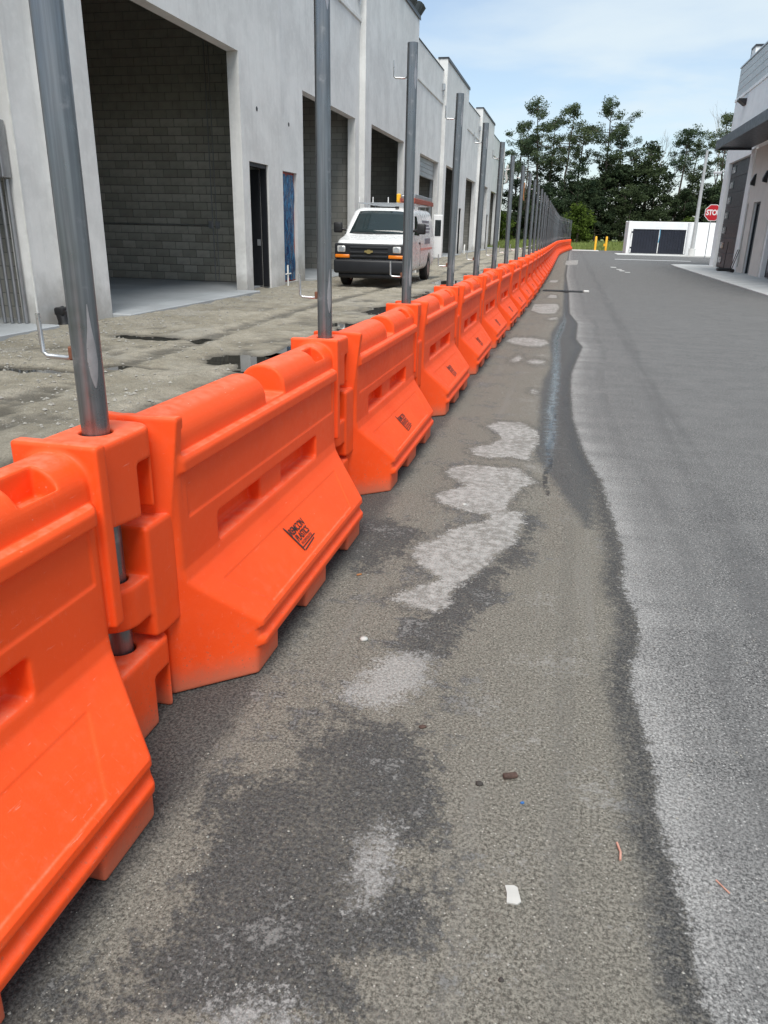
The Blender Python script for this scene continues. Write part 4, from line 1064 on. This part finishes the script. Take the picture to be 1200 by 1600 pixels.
for z_ in (0.4, 1.6): MB().rbox(4.78, 4.92, 68.93, 69.1, z_, z_ + 0.14, 0.01, 1).build('hinge', 'gate', en_)

lp = thing('lamp_post', 'tall tapered pale grey light pole in front of the white enclosure', 'light pole', (9.30, 66.3, 0.0))
MB().tube([(9.30, 66.3, 0.0), (9.30, 66.3, 0.55)], 0.26, 16).build('footing', 'concrete', lp, 50)
MB().tube([(9.30, 66.3, 0.5), (9.30, 66.3, 7.5)], [0.155, 0.095], 14).build('shaft', simple('pole_grey', (0.40, 0.41, 0.41), 0.6), lp, 60)
tag(MB().rbox(8.0, 12.5, 62.5, 62.62, 0.0, 0.10, 0.01, 1).build('kerb_stop', 'concrete'), 'low concrete kerb between the stop sign and the white wall', 'kerb')

ss = thing('stop_sign', 'red octagonal stop sign half hidden behind the white shop corner', 'sign', (8.10, 52.05, 0.0))
MB().rbox(8.075, 8.125, 52.06, 52.10, -0.02, 3.15, 0.008, 1).build('post', 'alu', ss)
oc = [(math.cos(math.pi / 8 + k * math.pi / 4), math.sin(math.pi / 8 + k * math.pi / 4)) for k in range(8)]
C_ = (8.16, 2.80); R_ = 0.50
pl_ = MB().prism(oc, lambda a, b: (C_[0] + a * R_, 52.055, C_[1] + b * R_), lambda a, b: (C_[0] + a * R_, 52.045, C_[1] + b * R_)).build('border_plate', 'sign_white', ss)
MB().prism(oc, lambda a, b: (C_[0] + a * R_ * 0.93, 52.044, C_[1] + b * R_ * 0.93), lambda a, b: (C_[0] + a * R_ * 0.93, 52.040, C_[1] + b * R_ * 0.93)).build('red_plate', 'stop_red', pl_)
v, f = text_mesh('STOP', 0.40, 0.0, 0.0, 0.012, 0.92)
lt = MB().add([(C_[0] + p[0] * 0.84, 52.037, C_[1] + p[1] * 1.05) for p in v], f)
lm = bpy.data.meshes.new('lettering'); lm.from_pydata(lt.v, [], lt.f); lm.update(); put('lettering', lm, 'sign_white', pl_)

for i, (x, y, lab) in enumerate(((2.33, 79.0, 'yellow steel bollard on the verge, the left one of two'), (3.28, 78.4, 'yellow steel bollard with a side bracket, the right one of two'))):
    b = thing('bollard', lab, 'bollard', (x, y, 0.0), 'yellow bollards at the road end')
    MB().tube([(x, y, -0.02), (x, y, 1.20), (x, y, 1.27)], [0.10, 0.10, 0.04], 16).build('post', 'yellow', b, 50)
    if i: MB().rbox(x - 0.24, x - 0.08, y - 0.06, y + 0.06, 0.38, 0.62, 0.02, 1).build('bracket', 'yellow', b)

dr = thing('trench_drain', 'narrow black iron drain grate across the asphalt', 'drain', (0.0, 21.45, 0.0))
MB().box(-0.58, 0.42, 21.30, 21.60, 0.004, 0.012).build('pit', 'black', dr)
fr = MB().box(-0.60, 0.44, 21.26, 21.30, 0.004, 0.024).box(-0.60, 0.44, 21.60, 21.64, 0.004, 0.024).box(-0.60, -0.58, 21.301, 21.599, 0.004, 0.024).box(0.42, 0.44, 21.301, 21.599, 0.004, 0.024)
fr.build('frame', 'iron', dr)
for k in range(14): MB().box(-0.56 + k * 0.07, -0.535 + k * 0.07, 21.301, 21.599, 0.0125, 0.022).build('bar', 'iron', dr)
tag(MB().rbox(0.46, 0.60, 21.3, 21.55, 0.004, 0.05, 0.01, 1).build('concrete_chunk', 'concrete'), 'pale concrete block at the right end of the drain grate', 'block')

# ------------------------------------------------------------------ work van
VX, VY, VR = -5.22, 20.72, math.radians(1.6)
van = thing('work_van', 'white work van with black bumper and roof ladders parked facing the camera', 'van', (VX, VY, -0.04), None, VR)
SIDE = [(0.02, 0.36), (-0.02, 0.70), (0.02, 1.12), (0.10, 1.20), (0.98, 1.35), (1.70, 2.00), (2.05, 2.07), (5.25, 2.08), (5.55, 1.97), (5.66, 1.20), (5.68, 0.48), (5.4, 0.36)]
def van_sdf(X, Y, Z):
    A = np.abs(X)
    d = poly_sdf(*np.broadcast_arrays(Y[0], Z[0]), SIDE)[None]
    hw = 0.985 - np.clip(Z - 1.15, 0, 1) ** 1.4 * 0.19 - np.clip(0.55 - Z, 0, 1) * 0.15 - np.clip(0.6 - Y, 0, 1) ** 2 * 0.30 - np.clip(Y - 5.2, 0, 1) ** 2 * 0.3
    d = smax(d, (A - hw) * 0.98, 0.16)
    for yw_ in (0.93, 4.36):
        arch = np.maximum(np.sqrt((Y - yw_) ** 2 + (Z - 0.37) ** 2) - 0.44, 0.70 - A)
        d = smax(d, -arch, 0.03)
    return d
vm = net(van_sdf, (-1.08, -0.15, 0.25), (1.08, 5.8, 2.2), 0.024, 'body', 5)
vm.materials.append(MAT['van_white'])
def vput(name, mb, mat, parent=None, smooth=None):
    o = put(name, mb.mesh(name, smooth), mat); local_child(o, parent or van); return o
local_child(put('body', vm), van)
vput('bumper', MB().rbox(-0.97, 0.97, -0.10, 0.30, 0.36, 0.72, 0.06, 3).rbox(-0.85, 0.85, -0.03, 0.25, 0.24, 0.38, 0.03, 1), 'van_black', smooth=50)
gr = vput('grille', MB().rbox(-0.95, 0.95, -0.05, 0.20, 0.725, 1.125, 0.04, 3), 'van_black', smooth=50)
for z_ in (0.80, 0.90, 1.02): vput('grille_bar', MB().rbox(-0.52, 0.52, -0.075, -0.045, z_ - 0.025, z_ + 0.025, 0.01, 1), 'van_black', gr)
vput('emblem', MB().prism([(-0.12, -0.012), (-0.05, -0.03), (-0.04, -0.05), (0.04, -0.05), (0.05, -0.03), (0.12, -0.012), (0.105, 0.03), (0.04, 0.03), (0.04, 0.05), (-0.04, 0.05), (-0.04, 0.03), (-0.105, 0.03)], lambda a, b: (a, -0.095, 0.925 + b), lambda a, b: (a, -0.072, 0.925 + b)), 'gold', gr)
for sx_ in (-1, 1):
    hl = vput('headlamp', MB().rbox(sx_ * 0.76 - 0.115, sx_ * 0.76 + 0.115, -0.072, -0.02, 0.895, 1.065, 0.03, 2), 'lamp_clear', smooth=50)
    vput('lamp_bowl', MB().disc((sx_ * 0.75, -0.078, 0.98), (0, 1, 0), 0.07, 0.012, 18), 'alu', hl)
    vput('turn_signal', MB().rbox(sx_ * 0.73 - 0.20, sx_ * 0.73 + 0.20, -0.070, -0.02, 0.755, 0.845, 0.02, 2), 'amber', smooth=50)
    mr = vput('mirror', MB().rbox(sx_ * 1.19 - 0.12, sx_ * 1.19 + 0.12, 1.18, 1.34, 1.38, 1.66, 0.04, 2).tube([(sx_ * 0.93, 1.30, 1.46), (sx_ * 1.10, 1.27, 1.48)], 0.035, 8), 'black', smooth=50)
    for yw_ in (0.93, 4.36):
        wh = vput('wheel', MB().disc((sx_ * 0.85, yw_, 0.36), (1, 0, 0), 0.22, 0.245, 22), 'steel', smooth=40)
        ty = MB(); n = 28; prof = [(-0.12, 0.22), (-0.125, 0.32), (-0.09, 0.365), (0.09, 0.365), (0.125, 0.32), (0.12, 0.22)]
        for k in range(n):
            a = 2 * math.pi * k / n
            ty.v += [(sx_ * 0.85 + p[0], yw_ + p[1] * math.cos(a), 0.36 + p[1] * math.sin(a)) for p in prof]
        ty.f += [(k * 6 + j, ((k + 1) % n) * 6 + j, ((k + 1) % n) * 6 + (j + 1) % 6, k * 6 + (j + 1) % 6) for k in range(n) for j in range(6)]
        vput('tyre', ty, 'rubber', wh, 50)
# windscreen: a bowed sheet on the screen slope
wsb = MB(); n = 12; m_ = 6; vs = []
for i in range(n + 1):
    for j in range(m_ + 1):
        s_, t = i / n * 2 - 1, j / m_
        hwid = 0.935 - 0.145 * t
        yy = 1.00 + 0.66 * t + 0.07 * s_ ** 4; zz_ = 1.365 + 0.585 * t
        vs.append((s_ * hwid, yy - 0.035, zz_ + 0.035 - 0.05 * s_ ** 4))
wsb.add(vs, [(i * 7 + j, (i + 1) * 7 + j, (i + 1) * 7 + j + 1, i * 7 + j + 1) for i in range(n) for j in range(m_)])
ws = vput('windscreen', wsb, simple('screen_glass', (0.014, 0.024, 0.026), 0.03, 0, 0.1, 2), smooth=180)
sm = ws.modifiers.new('thick', 'SOLIDIFY'); sm.thickness = 0.05
for a, b in (((-0.05, 0.965, 1.385), (0.55, 0.995, 1.40)), ((-0.70, 0.985, 1.39), (-0.12, 0.965, 1.385))): vput('wiper', MB().tube([a, b], 0.012, 6), 'black', ws)
for sx_ in (-1, 1):
    vput('side_window', MB().prism([(1.45, 1.36), (2.35, 1.34), (2.35, 1.86), (1.98, 1.86)], lambda a, b: (sx_ * (0.985 - max(0, b - 1.15) ** 1.4 * 0.19 + 0.006), a, b), lambda a, b: (sx_ * (0.93 - max(0, b - 1.15) ** 1.4 * 0.19), a, b)), 'glass')
    vput('door_handle', MB().rbox(sx_ * 0.985 - 0.02, sx_ * 0.985 + 0.02, 2.22, 2.42, 1.10, 1.16, 0.01, 1), 'black')
    vput('door_seam', MB().box(sx_ * 0.984 - 0.006, sx_ * 0.984 + 0.006, 2.50, 2.515, 0.5, 1.15), 'black')
# printed side lettering, too small to read, and the pink stripe
grey = simple('grey_print', (0.22, 0.23, 0.27), 0.5); pink = simple('pink_print', (0.75, 0.32, 0.28), 0.5)
for j, (a, b, z_, hh) in enumerate(((3.2, 4.6, 1.72, 0.05), (3.3, 4.5, 1.62, 0.035), (3.2, 4.6, 1.53, 0.035), (3.4, 4.4, 1.44, 0.03), (3.3, 4.4, 1.18, 0.08))):
    xx = 0.985 - max(0, z_ - 1.15) ** 1.4 * 0.19
    vput('side_print', MB().box(xx - 0.01, xx + 0.006, a, b, z_ - hh, z_ + hh), grey)
vput('side_stripe', MB().box(0.97, 0.991, 2.55, 4.9, 0.93, 0.99), pink)
# open rear door
rd = vput('rear_door', MB().rbox(0.88, 1.20, 5.70, 5.76, 0.62, 1.98, 0.02, 1), 'van_white')
vput('rear_window', MB().rbox(0.95, 1.15, 5.685, 5.775, 1.32, 1.82, 0.01, 1), 'glass', rd)
# roof rack, ladders, beacon
rk = MB()
for yy in (2.2, 3.3, 4.4, 5.2):
    rk.tube([(-0.80, yy, 2.05), (-0.80, yy, 2.20), (0.80, yy, 2.20), (0.80, yy, 2.05)], 0.013, 6)
for sx_ in (-0.80, 0.80): rk.tube([(sx_, 2.1, 2.20), (sx_, 5.3, 2.20)], 0.013, 6)
vput('roof_rack', rk, 'alu')
for sx_, yy in ((-0.8, 2.2), (-0.4, 2.2), (0.05, 2.2)): vput('rack_pin', MB().tube([(sx_, yy, 2.2), (sx_, yy, 2.36)], 0.014, 6), 'sign_white')
vput('roof_marker', MB().rbox(0.33, 0.43, 1.80, 1.92, 2.05, 2.11, 0.01, 1), 'black')
def ladder(x0, x1, y0, y1, z_, mat, label, hh=0.09):
    l = thing('ladder', label, 'ladder', (0, 0, 0)); l.parent = None
    l.location = (VX, VY, -0.04); l.rotation_euler = (0, 0, VR)
    for xx in (x0, x1): local_child(put('rail', MB().rbox(xx - 0.02, xx + 0.02, y0, y1, z_, z_ + hh, 0.008, 1).mesh('rail'), mat), l)
    for k in range(int((y1 - y0) / 0.3)): local_child(put('rung', MB().tube([(x0, y0 + 0.15 + k * 0.3, z_ + hh / 2), (x1, y0 + 0.15 + k * 0.3, z_ + hh / 2)], 0.016, 6).mesh('rung'), mat), l)
    return l
ladder(0.42, 0.82, 2.1, 5.9, 2.225, 'red_fg', 'orange red ladder lying on the van roof rack', 0.12)
ladder(0.40, 0.80, 2.3, 5.8, 2.36, 'alu', 'aluminium ladder lying on top of the orange red one on the van', 0.10)
by = MB().rbox(0.28, 0.40, 2.24, 2.48, 2.225, 2.46, 0.03, 2); o = tag(by.build('tool_case', 'yellow'), 'small yellow case on the van roof rack', 'case'); o.location = (VX, VY, -0.04); o.rotation_euler = (0, 0, VR)

# ------------------------------------------------------------------ trees behind the grass
def leaf_mat(name, dark, light):
    g = G(name)
    n = g.noise(0.55, 3, 0.6); n2 = g.noise(3.5, 2)
    c = g.mix(g.step(n, 0.35, 0.65), dark, light)
    c = g.mix(g.step(n2, 0.4, 0.7, 0, 0.4), c, tuple(x * 0.6 for x in dark))
    c = g.mix(g.math('MULTIPLY', g.rand(), 0.35), c, (light[0] * 1.2, light[1] * 1.02, light[2] * 0.8))
    d = g.t.nodes.new('ShaderNodeBsdfDiffuse'); g.put(d.inputs[0], c)
    t = g.t.nodes.new('ShaderNodeBsdfTranslucent'); g.put(t.inputs[0], c)
    m = g.t.nodes.new('ShaderNodeMixShader'); m.inputs[0].default_value = 0.25
    g.t.links.new(d.outputs[0], m.inputs[1]); g.t.links.new(t.outputs[0], m.inputs[2]); g.t.links.new(m.outputs[0], g.out.inputs['Surface'])
    return g.m
MAT['pine_leaf'] = leaf_mat('pine_needles', (0.05, 0.08, 0.05), (0.125, 0.165, 0.09))
MAT['broad_leaf'] = leaf_mat('broad_leaves', (0.026, 0.045, 0.028), (0.072, 0.10, 0.052))
MAT['young_leaf'] = leaf_mat('young_leaves', (0.06, 0.10, 0.022), (0.11, 0.16, 0.035))
def leaves(centres, radii, counts, size, seed, flat=0.7):
    r = np.random.RandomState(seed); V = []
    for c, rad, n in zip(centres, radii, counts):
        d = r.randn(n, 3); d /= np.linalg.norm(d, axis=1)[:, None]
        p = d * (r.rand(n, 1) ** 0.45) * rad; p[:, 2] *= flat
        p += np.array(c)
        a = r.randn(n, 3); a /= np.linalg.norm(a, axis=1)[:, None]
        b = np.cross(a, r.randn(n, 3)); b /= np.linalg.norm(b, axis=1)[:, None] + 1e-9
        s = size * (0.5 + r.rand(n, 1))
        V.append(np.stack([p - a * s * 0.5, p + b * s * 0.28, p + a * s * 0.5, p - b * s * 0.28], 1))
    V = np.concatenate(V); n = len(V)
    return V.reshape(-1, 3), np.arange(n * 4).reshape(n, 4)
def mesh_np(name, V, F, mat):
    me = bpy.data.meshes.new(name); me.from_pydata(V.tolist(), [], F.tolist()); me.update(); me.materials.append(MAT[mat]); return me
def pine_variant(seed, H, lean):
    r = random.Random(seed); tr = MB(); pts = []; rad = []
    for i in range(9):
        t = i / 8; pts.append((lean * t * t + r.uniform(-.12, .12), r.uniform(-.12, .12), H * 0.97 * t)); rad.append(0.19 * (1 - t) ** 0.8 + 0.025)
    tr.tube(pts, rad, 7)
    cs, rs, ns = [], [], []
    nb_ = r.randint(18, 26)
    for k in range(nb_):
        t = r.uniform(0.52, 0.99) ** 0.9; base = Vector(pts[0]).lerp(Vector(pts[8]), t); base.x = lean * t * t
        ln = (1.0 + 2.4 * (1 - abs(t - 0.74) / 0.30)) * r.uniform(0.45, 1.1) if t < 0.95 else 0.5
        ln = max(0.5, ln); a = r.uniform(0, 6.28); up = r.uniform(-0.05, 0.75)
        tip = base + Vector((math.cos(a) * ln, math.sin(a) * ln, up * ln)); mid = base.lerp(tip, 0.55) + Vector((0, 0, -0.12 * ln))
        tr.tube([base, mid, tip], [0.055, 0.04, 0.015], 5)
        for q in range(r.randint(2, 4)):
            c = mid.lerp(tip, r.uniform(0.35, 1.1)) + Vector((r.uniform(-.5, .5), r.uniform(-.5, .5), r.uniform(-.1, .45)))
            cs.append(tuple(c)); rs.append(r.uniform(0.35, 0.95)); ns.append(r.randint(45, 105))
    V, F = leaves(cs, rs, ns, 0.20, seed, 0.7)
    me = tr.mesh('trunk', 60); me.materials.append(MAT['bark'])
    return me, mesh_np('crown', V, F, 'pine_leaf')
def broad_variant(seed, H, Wd, mat='broad_leaf'):
    r = random.Random(seed); tr = MB(); pts = []; rad = []
    for i in range(6):
        t = i / 5; pts.append((r.uniform(-.25, .25) * t, r.uniform(-.25, .25) * t, H * 0.8 * t)); rad.append(0.16 * (1 - t) + 0.03)
    tr.tube(pts, rad, 6)
    cs, rs, ns = [], [], []
    for k in range(int(52 * Wd / 3)):
        z = r.uniform(0.06, 0.97); env = math.sin(math.pi * min(1, z * 0.86 + 0.14)) ** 0.6
        a = r.uniform(0, 6.28); q = Wd * env * math.sqrt(r.random())
        c = (math.cos(a) * q, math.sin(a) * q, H * z)
        if k % 4 == 0: tr.tube([(0, 0, H * z * 0.75), tuple(np.array(c) * 0.9)], [0.04, 0.015], 4)
        cs.append(c); rs.append(r.uniform(0.5, 1.2)); ns.append(r.randint(90, 150))
    V, F = leaves(cs, rs, ns, 0.28, seed + 50, 0.8)
    me = tr.mesh('trunk', 60); me.materials.append(MAT['bark'])
    return me, mesh_np('crown', V, F, mat)
def dead_variant(seed, H):
    r = random.Random(seed); tr = MB()
    def br(p, d, ln, rad, depth):
        q = p + d * ln * 0.5 + Vector((r.uniform(-.1, .1), r.uniform(-.1, .1), 0)) * ln; e = p + d * ln
        tr.tube([p, q, e], [rad, rad * 0.75, rad * 0.5], 5)
        if depth == 0: return
        for k in range(r.randint(3, 4)):
            nd = (d + Vector((r.uniform(-.8, .8), r.uniform(-.8, .8), r.uniform(-.1, .6)))).normalized()
            br(p.lerp(e, r.uniform(0.45, 1.0)), nd, ln * r.uniform(0.45, 0.65), rad * 0.5, depth - 1)
    br(Vector((0, 0, 0)), Vector((0.04, 0, 1)).normalized(), H * 0.62, 0.17, 4)
    me = tr.mesh('trunk', 60); me.materials.append(MAT['dead']); return me
pines = [pine_variant(s, h, l) for s, h, l in ((1, 17.5, 0.8), (2, 16.0, -0.5), (3, 18.5, 1.2), (4, 15.0, 0.2))]
broads = [broad_variant(s, h, w) for s, h, w in ((11, 10.5, 2.8), (12, 9.0, 3.4), (13, 12.0, 3.0), (14, 8.0, 3.0))]
young = broad_variant(21, 4.2, 1.3, 'young_leaf')
deads = [dead_variant(31, 16.0), dead_variant(32, 15.5)]
def tree(name, var, x, y, sc, lab, grp, cat='tree', rz=None, sxy=1.0):
    t = thing(name, lab, cat, (x, y, float(verge_z(np.array([x]), np.array([y]))[0]) - 0.05), grp, rnd.uniform(0, 6.28) if rz is None else rz)
    t.scale = (sc * sxy, sc * sxy, sc * 0.93)
    sc = sc
    local_child(put('trunk', var[0]), t)
    if len(var) > 1: local_child(put('crown', var[1]), t)
    return t
# pixel column in the photograph -> side position at depth y, only to set the trees out as they stand
def px2x(px, y): return y * (0.0009 * (px - 893) / 1.0) * 0.982 + 0.0
PINES = [(795, 101, .80, 3), (812, 103, .90, 0), (826, 99, .82, 1), (842, 100, .98, 2), (856, 104, .93, 0), (877, 102, 1.0, 0), (893, 105, .97, 1), (930, 101, .98, 2), (946, 104, .92, 1),
         (1024, 100, .90, 1), (1040, 103, .88, 3), (1075, 101, .93, 0), (1092, 104, .95, 1), (1108, 100, .98, 2), (1128, 103, 1.0, 0), (1145, 101, 1.02, 2), (1165, 104, 1.0, 1), (760, 103, .85, 2)]
desc = ['tall slender', 'tall bent', 'tall broad crowned', 'shorter open crowned']
for i, (px, yy, sc, v) in enumerate(sorted(PINES)):
    tree('pine_tree', pines[v], px2x(px, yy), yy, sc * 0.92, '%s pine rising above the dark woods, %s pine from the left' % (desc[v], ordinal(i + 1)), 'pines above the woods')
for i, (px, yy, sc) in enumerate(((995, 104, 0.92), (1066, 104, 1.0))):
    tree('dead_tree', (deads[i],), px2x(px, yy), yy, sc * 0.88, ('bare grey dead tree left of the gap in the treeline', 'bare grey dead tree standing between green pines near the light pole')[i], 'dead trees', rz=0.5)
r_ = random.Random(5); k = 0
for row, (yy, n, s0) in enumerate(((97.0, 17, 0.86), (100.5, 17, 1.0), (105.5, 16, 1.08))):
    for i in range(n):
        x = -17 + 46 * (i + r_.uniform(0.15, 0.85)) / n; y = yy + r_.uniform(-1.2, 1.2)
        px = 893 + x / y / 0.0009
        sc = 0.82 * s0 * r_.uniform(0.80, 1.14)
        if 985 < px < 1045: sc *= 0.82
        if 925 < px < 985: sc *= 1.18
        if 760 < px < 850: sc *= 0.92
        rowname = ('front', 'middle', 'back')[row]
        tree('broadleaf_tree', broads[(i * 3 + row) % 4], x, y, sc, 'dark green tree in the dense woods, %s row, %s from the left' % (rowname, ordinal(i + 1)), 'dark trees of the woods', sxy=1.15)
for i, (px, yy, sc, lab) in enumerate(((901, 92.5, 1.0, 'young bright green tree beside the far barrier end'), (800, 93.5, 0.75, 'young bright green tree seen between the steel posts'), (1040, 94, 0.7, 'young bright green tree above the white enclosure wall'))):
    tree('young_tree', young, px2x(px, yy), yy, sc, lab, 'young trees')

# ------------------------------------------------------------------ litter on the asphalt
def pebble(name, x, y, a, b, h, mat, lab, cat, rz=0.0, seed=1):
    r = random.Random(seed); bm = bmesh.new(); bmesh.ops.create_icosphere(bm, subdivisions=2, radius=1.0)
    for v in bm.verts:
        k_ = 1 + r.uniform(-.14, .14); v.co = Vector((v.co.x * a * k_, v.co.y * b * k_, v.co.z * h * k_))
    me = bpy.data.meshes.new(name); bm.to_mesh(me); bm.free(); smooth_mesh(me, 60)
    o = put(name, me, mat); o.location = (x, y, h * 0.6); o.rotation_euler = (0, 0, rz); tag(o, lab, cat); return o
MAT['paper'] = simple('white_scrap', (0.46, 0.455, 0.43), 0.7, 0, 0.08, 20)
MAT['brown'] = simple('brown_bark', (0.075, 0.045, 0.035), 0.9, 0, 0.4, 60, 0.5, 90)
MAT['mud'] = simple('dark_clod', (0.045, 0.04, 0.036), 0.95, 0, 0.3, 60)
MAT['blue_bit'] = simple('blue_plastic', (0.02, 0.12, 0.35), 0.4)
MAT['pink_stick'] = simple('pinkish_stick', (0.48, 0.25, 0.19), 0.7, 0, 0.2, 40)
MAT['leafbit'] = simple('dry_leaf', (0.32, 0.14, 0.05), 0.8, 0, 0.3, 50)
pebble('pebble', -0.612, 2.42, 0.016, 0.013, 0.008, 'paper', 'round white pebble on the asphalt near the second barrier', 'pebble', 0.4)
pebble('pebble', -0.44, 4.02, 0.013, 0.010, 0.006, 'paper', 'tiny white pebble on the dark rim of the pale stain', 'pebble', 0.4, 3)
pebble('dirt_clod', -0.10, 1.735, 0.011, 0.008, 0.007, 'mud', 'small dark clod beside the brown bark chip', 'clod', 0.2, 5)
pebble('dirt_clod', 0.01, 1.155, 0.006, 0.005, 0.005, 'mud', 'tiny dark clod at the bottom of the picture', 'clod', 0.2, 6)
pebble('bark_chip', -0.30, 1.95, 0.013, 0.008, 0.006, 'brown', 'small red brown chip on the dark damp patch', 'chip', 0.3, 7)
pebble('blue_fragment', 0.022, 1.69, 0.006, 0.004, 0.004, 'blue_bit', 'tiny blue plastic fragment below the bark chip', 'fragment', 0.3, 8)
pebble('dry_leaf', -0.775, 2.97, 0.015, 0.008, 0.003, 'leafbit', 'small dry orange leaf near the second barrier foot', 'leaf', 0.8, 9)
bc = MB().rbox(-0.021, 0.021, -0.0085, 0.0085, 0.0, 0.011, 0.003, 2); o = tag(bc.build('bark_chip', 'brown'), 'brown bark chip lying beside the dark clod', 'chip'); o.location = (-0.018, 1.785, 0.003); o.rotation_euler = (0, 0.05, 0.45)
sc_p = [(-0.014, -0.024), (0.010, -0.026), (0.019, -0.018), (0.012, 0.020), (0.004, 0.025), (-0.017, 0.023), (-0.013, 0.002)]
o = tag(MB().prism(sc_p, lambda a, b: (a, b, 0.004), lambda a, b: (a, b, 0.008)).build('paper_scrap', 'paper'), 'white paper scrap lying on the brown silt', 'scrap'); o.location = (0.018, 1.375, 0.0); o.rotation_euler = (0.05, -0.04, 0.1)
o = tag(MB().tube([(0, -0.028, 0.004), (0.003, -0.005, 0.007), (-0.002, 0.028, 0.005)], 0.0032, 7).build('stick', 'pink_stick', None, 60), 'thin pinkish stick on the silt near the dark edge line', 'stick'); o.location = (0.268, 1.575, 0.0); o.rotation_euler = (0, 0, 0.05)
o = tag(MB().tube([(0, -0.02, 0.003), (0.01, 0.02, 0.004)], 0.002, 6).build('stick', 'pink_stick', None, 60), 'short pale stick on the grey asphalt right of the edge line', 'stick'); o.location = (0.50, 1.52, 0.0); o.rotation_euler = (0, 0, 0.9)
# grit
r_ = np.random.RandomState(9); GV = []; GF = []
for i in range(2600):
    x = r_.uniform(-0.95, 1.6); y = 0.85 + r_.rand() ** 2.2 * 9
    s_ = 0.0016 + 0.0030 * r_.rand() ** 3; vv = oct_v * s_ * (0.6 + 0.7 * r_.rand(6, 1)); b0 = len(GV)
    GV += [(x + p[0], y + p[1], p[2] + s_ * 0.4) for p in vv]; GF += [tuple(q + b0 for q in f) for f in oct_f]
gm_ = MB(); gm_.v = GV; gm_.f = GF
tag(gm_.build('grit', 'stone'), 'fine grit scattered on the asphalt beside the barriers', 'grit', kind='stuff')
# rag and tag hanging on far post hooks
px_, py_ = pins[7]
rg = MB(); vs = []
for j in range(9):
    for i in range(4): vs.append((px_ - 0.12 + 0.011 * i + 0.012 * math.sin(j * 1.3), py_ + 0.008 * math.sin(j + i * 2), 2.48 - 0.035 * j + 0.01 * i))
rg.add(vs, [(j * 4 + i, j * 4 + i + 1, (j + 1) * 4 + i + 1, (j + 1) * 4 + i) for j in range(8) for i in range(3)])
ro_ = tag(rg.build('white_rag', 'paper', None, 180), 'white rag strip hanging from a post hook', 'rag'); ro_.modifiers.new('thick', 'SOLIDIFY').thickness = 0.006
px_, py_ = pins[9]
tag(MB().tube([(px_ - 0.10, py_, 2.46), (px_ - 0.115, py_, 2.25), (px_ - 0.09, py_, 2.1)], [0.02, 0.025, 0.012], 7).build('brown_strap', 'leafbit', None, 60), 'brown strap dangling from a post hook', 'strap')
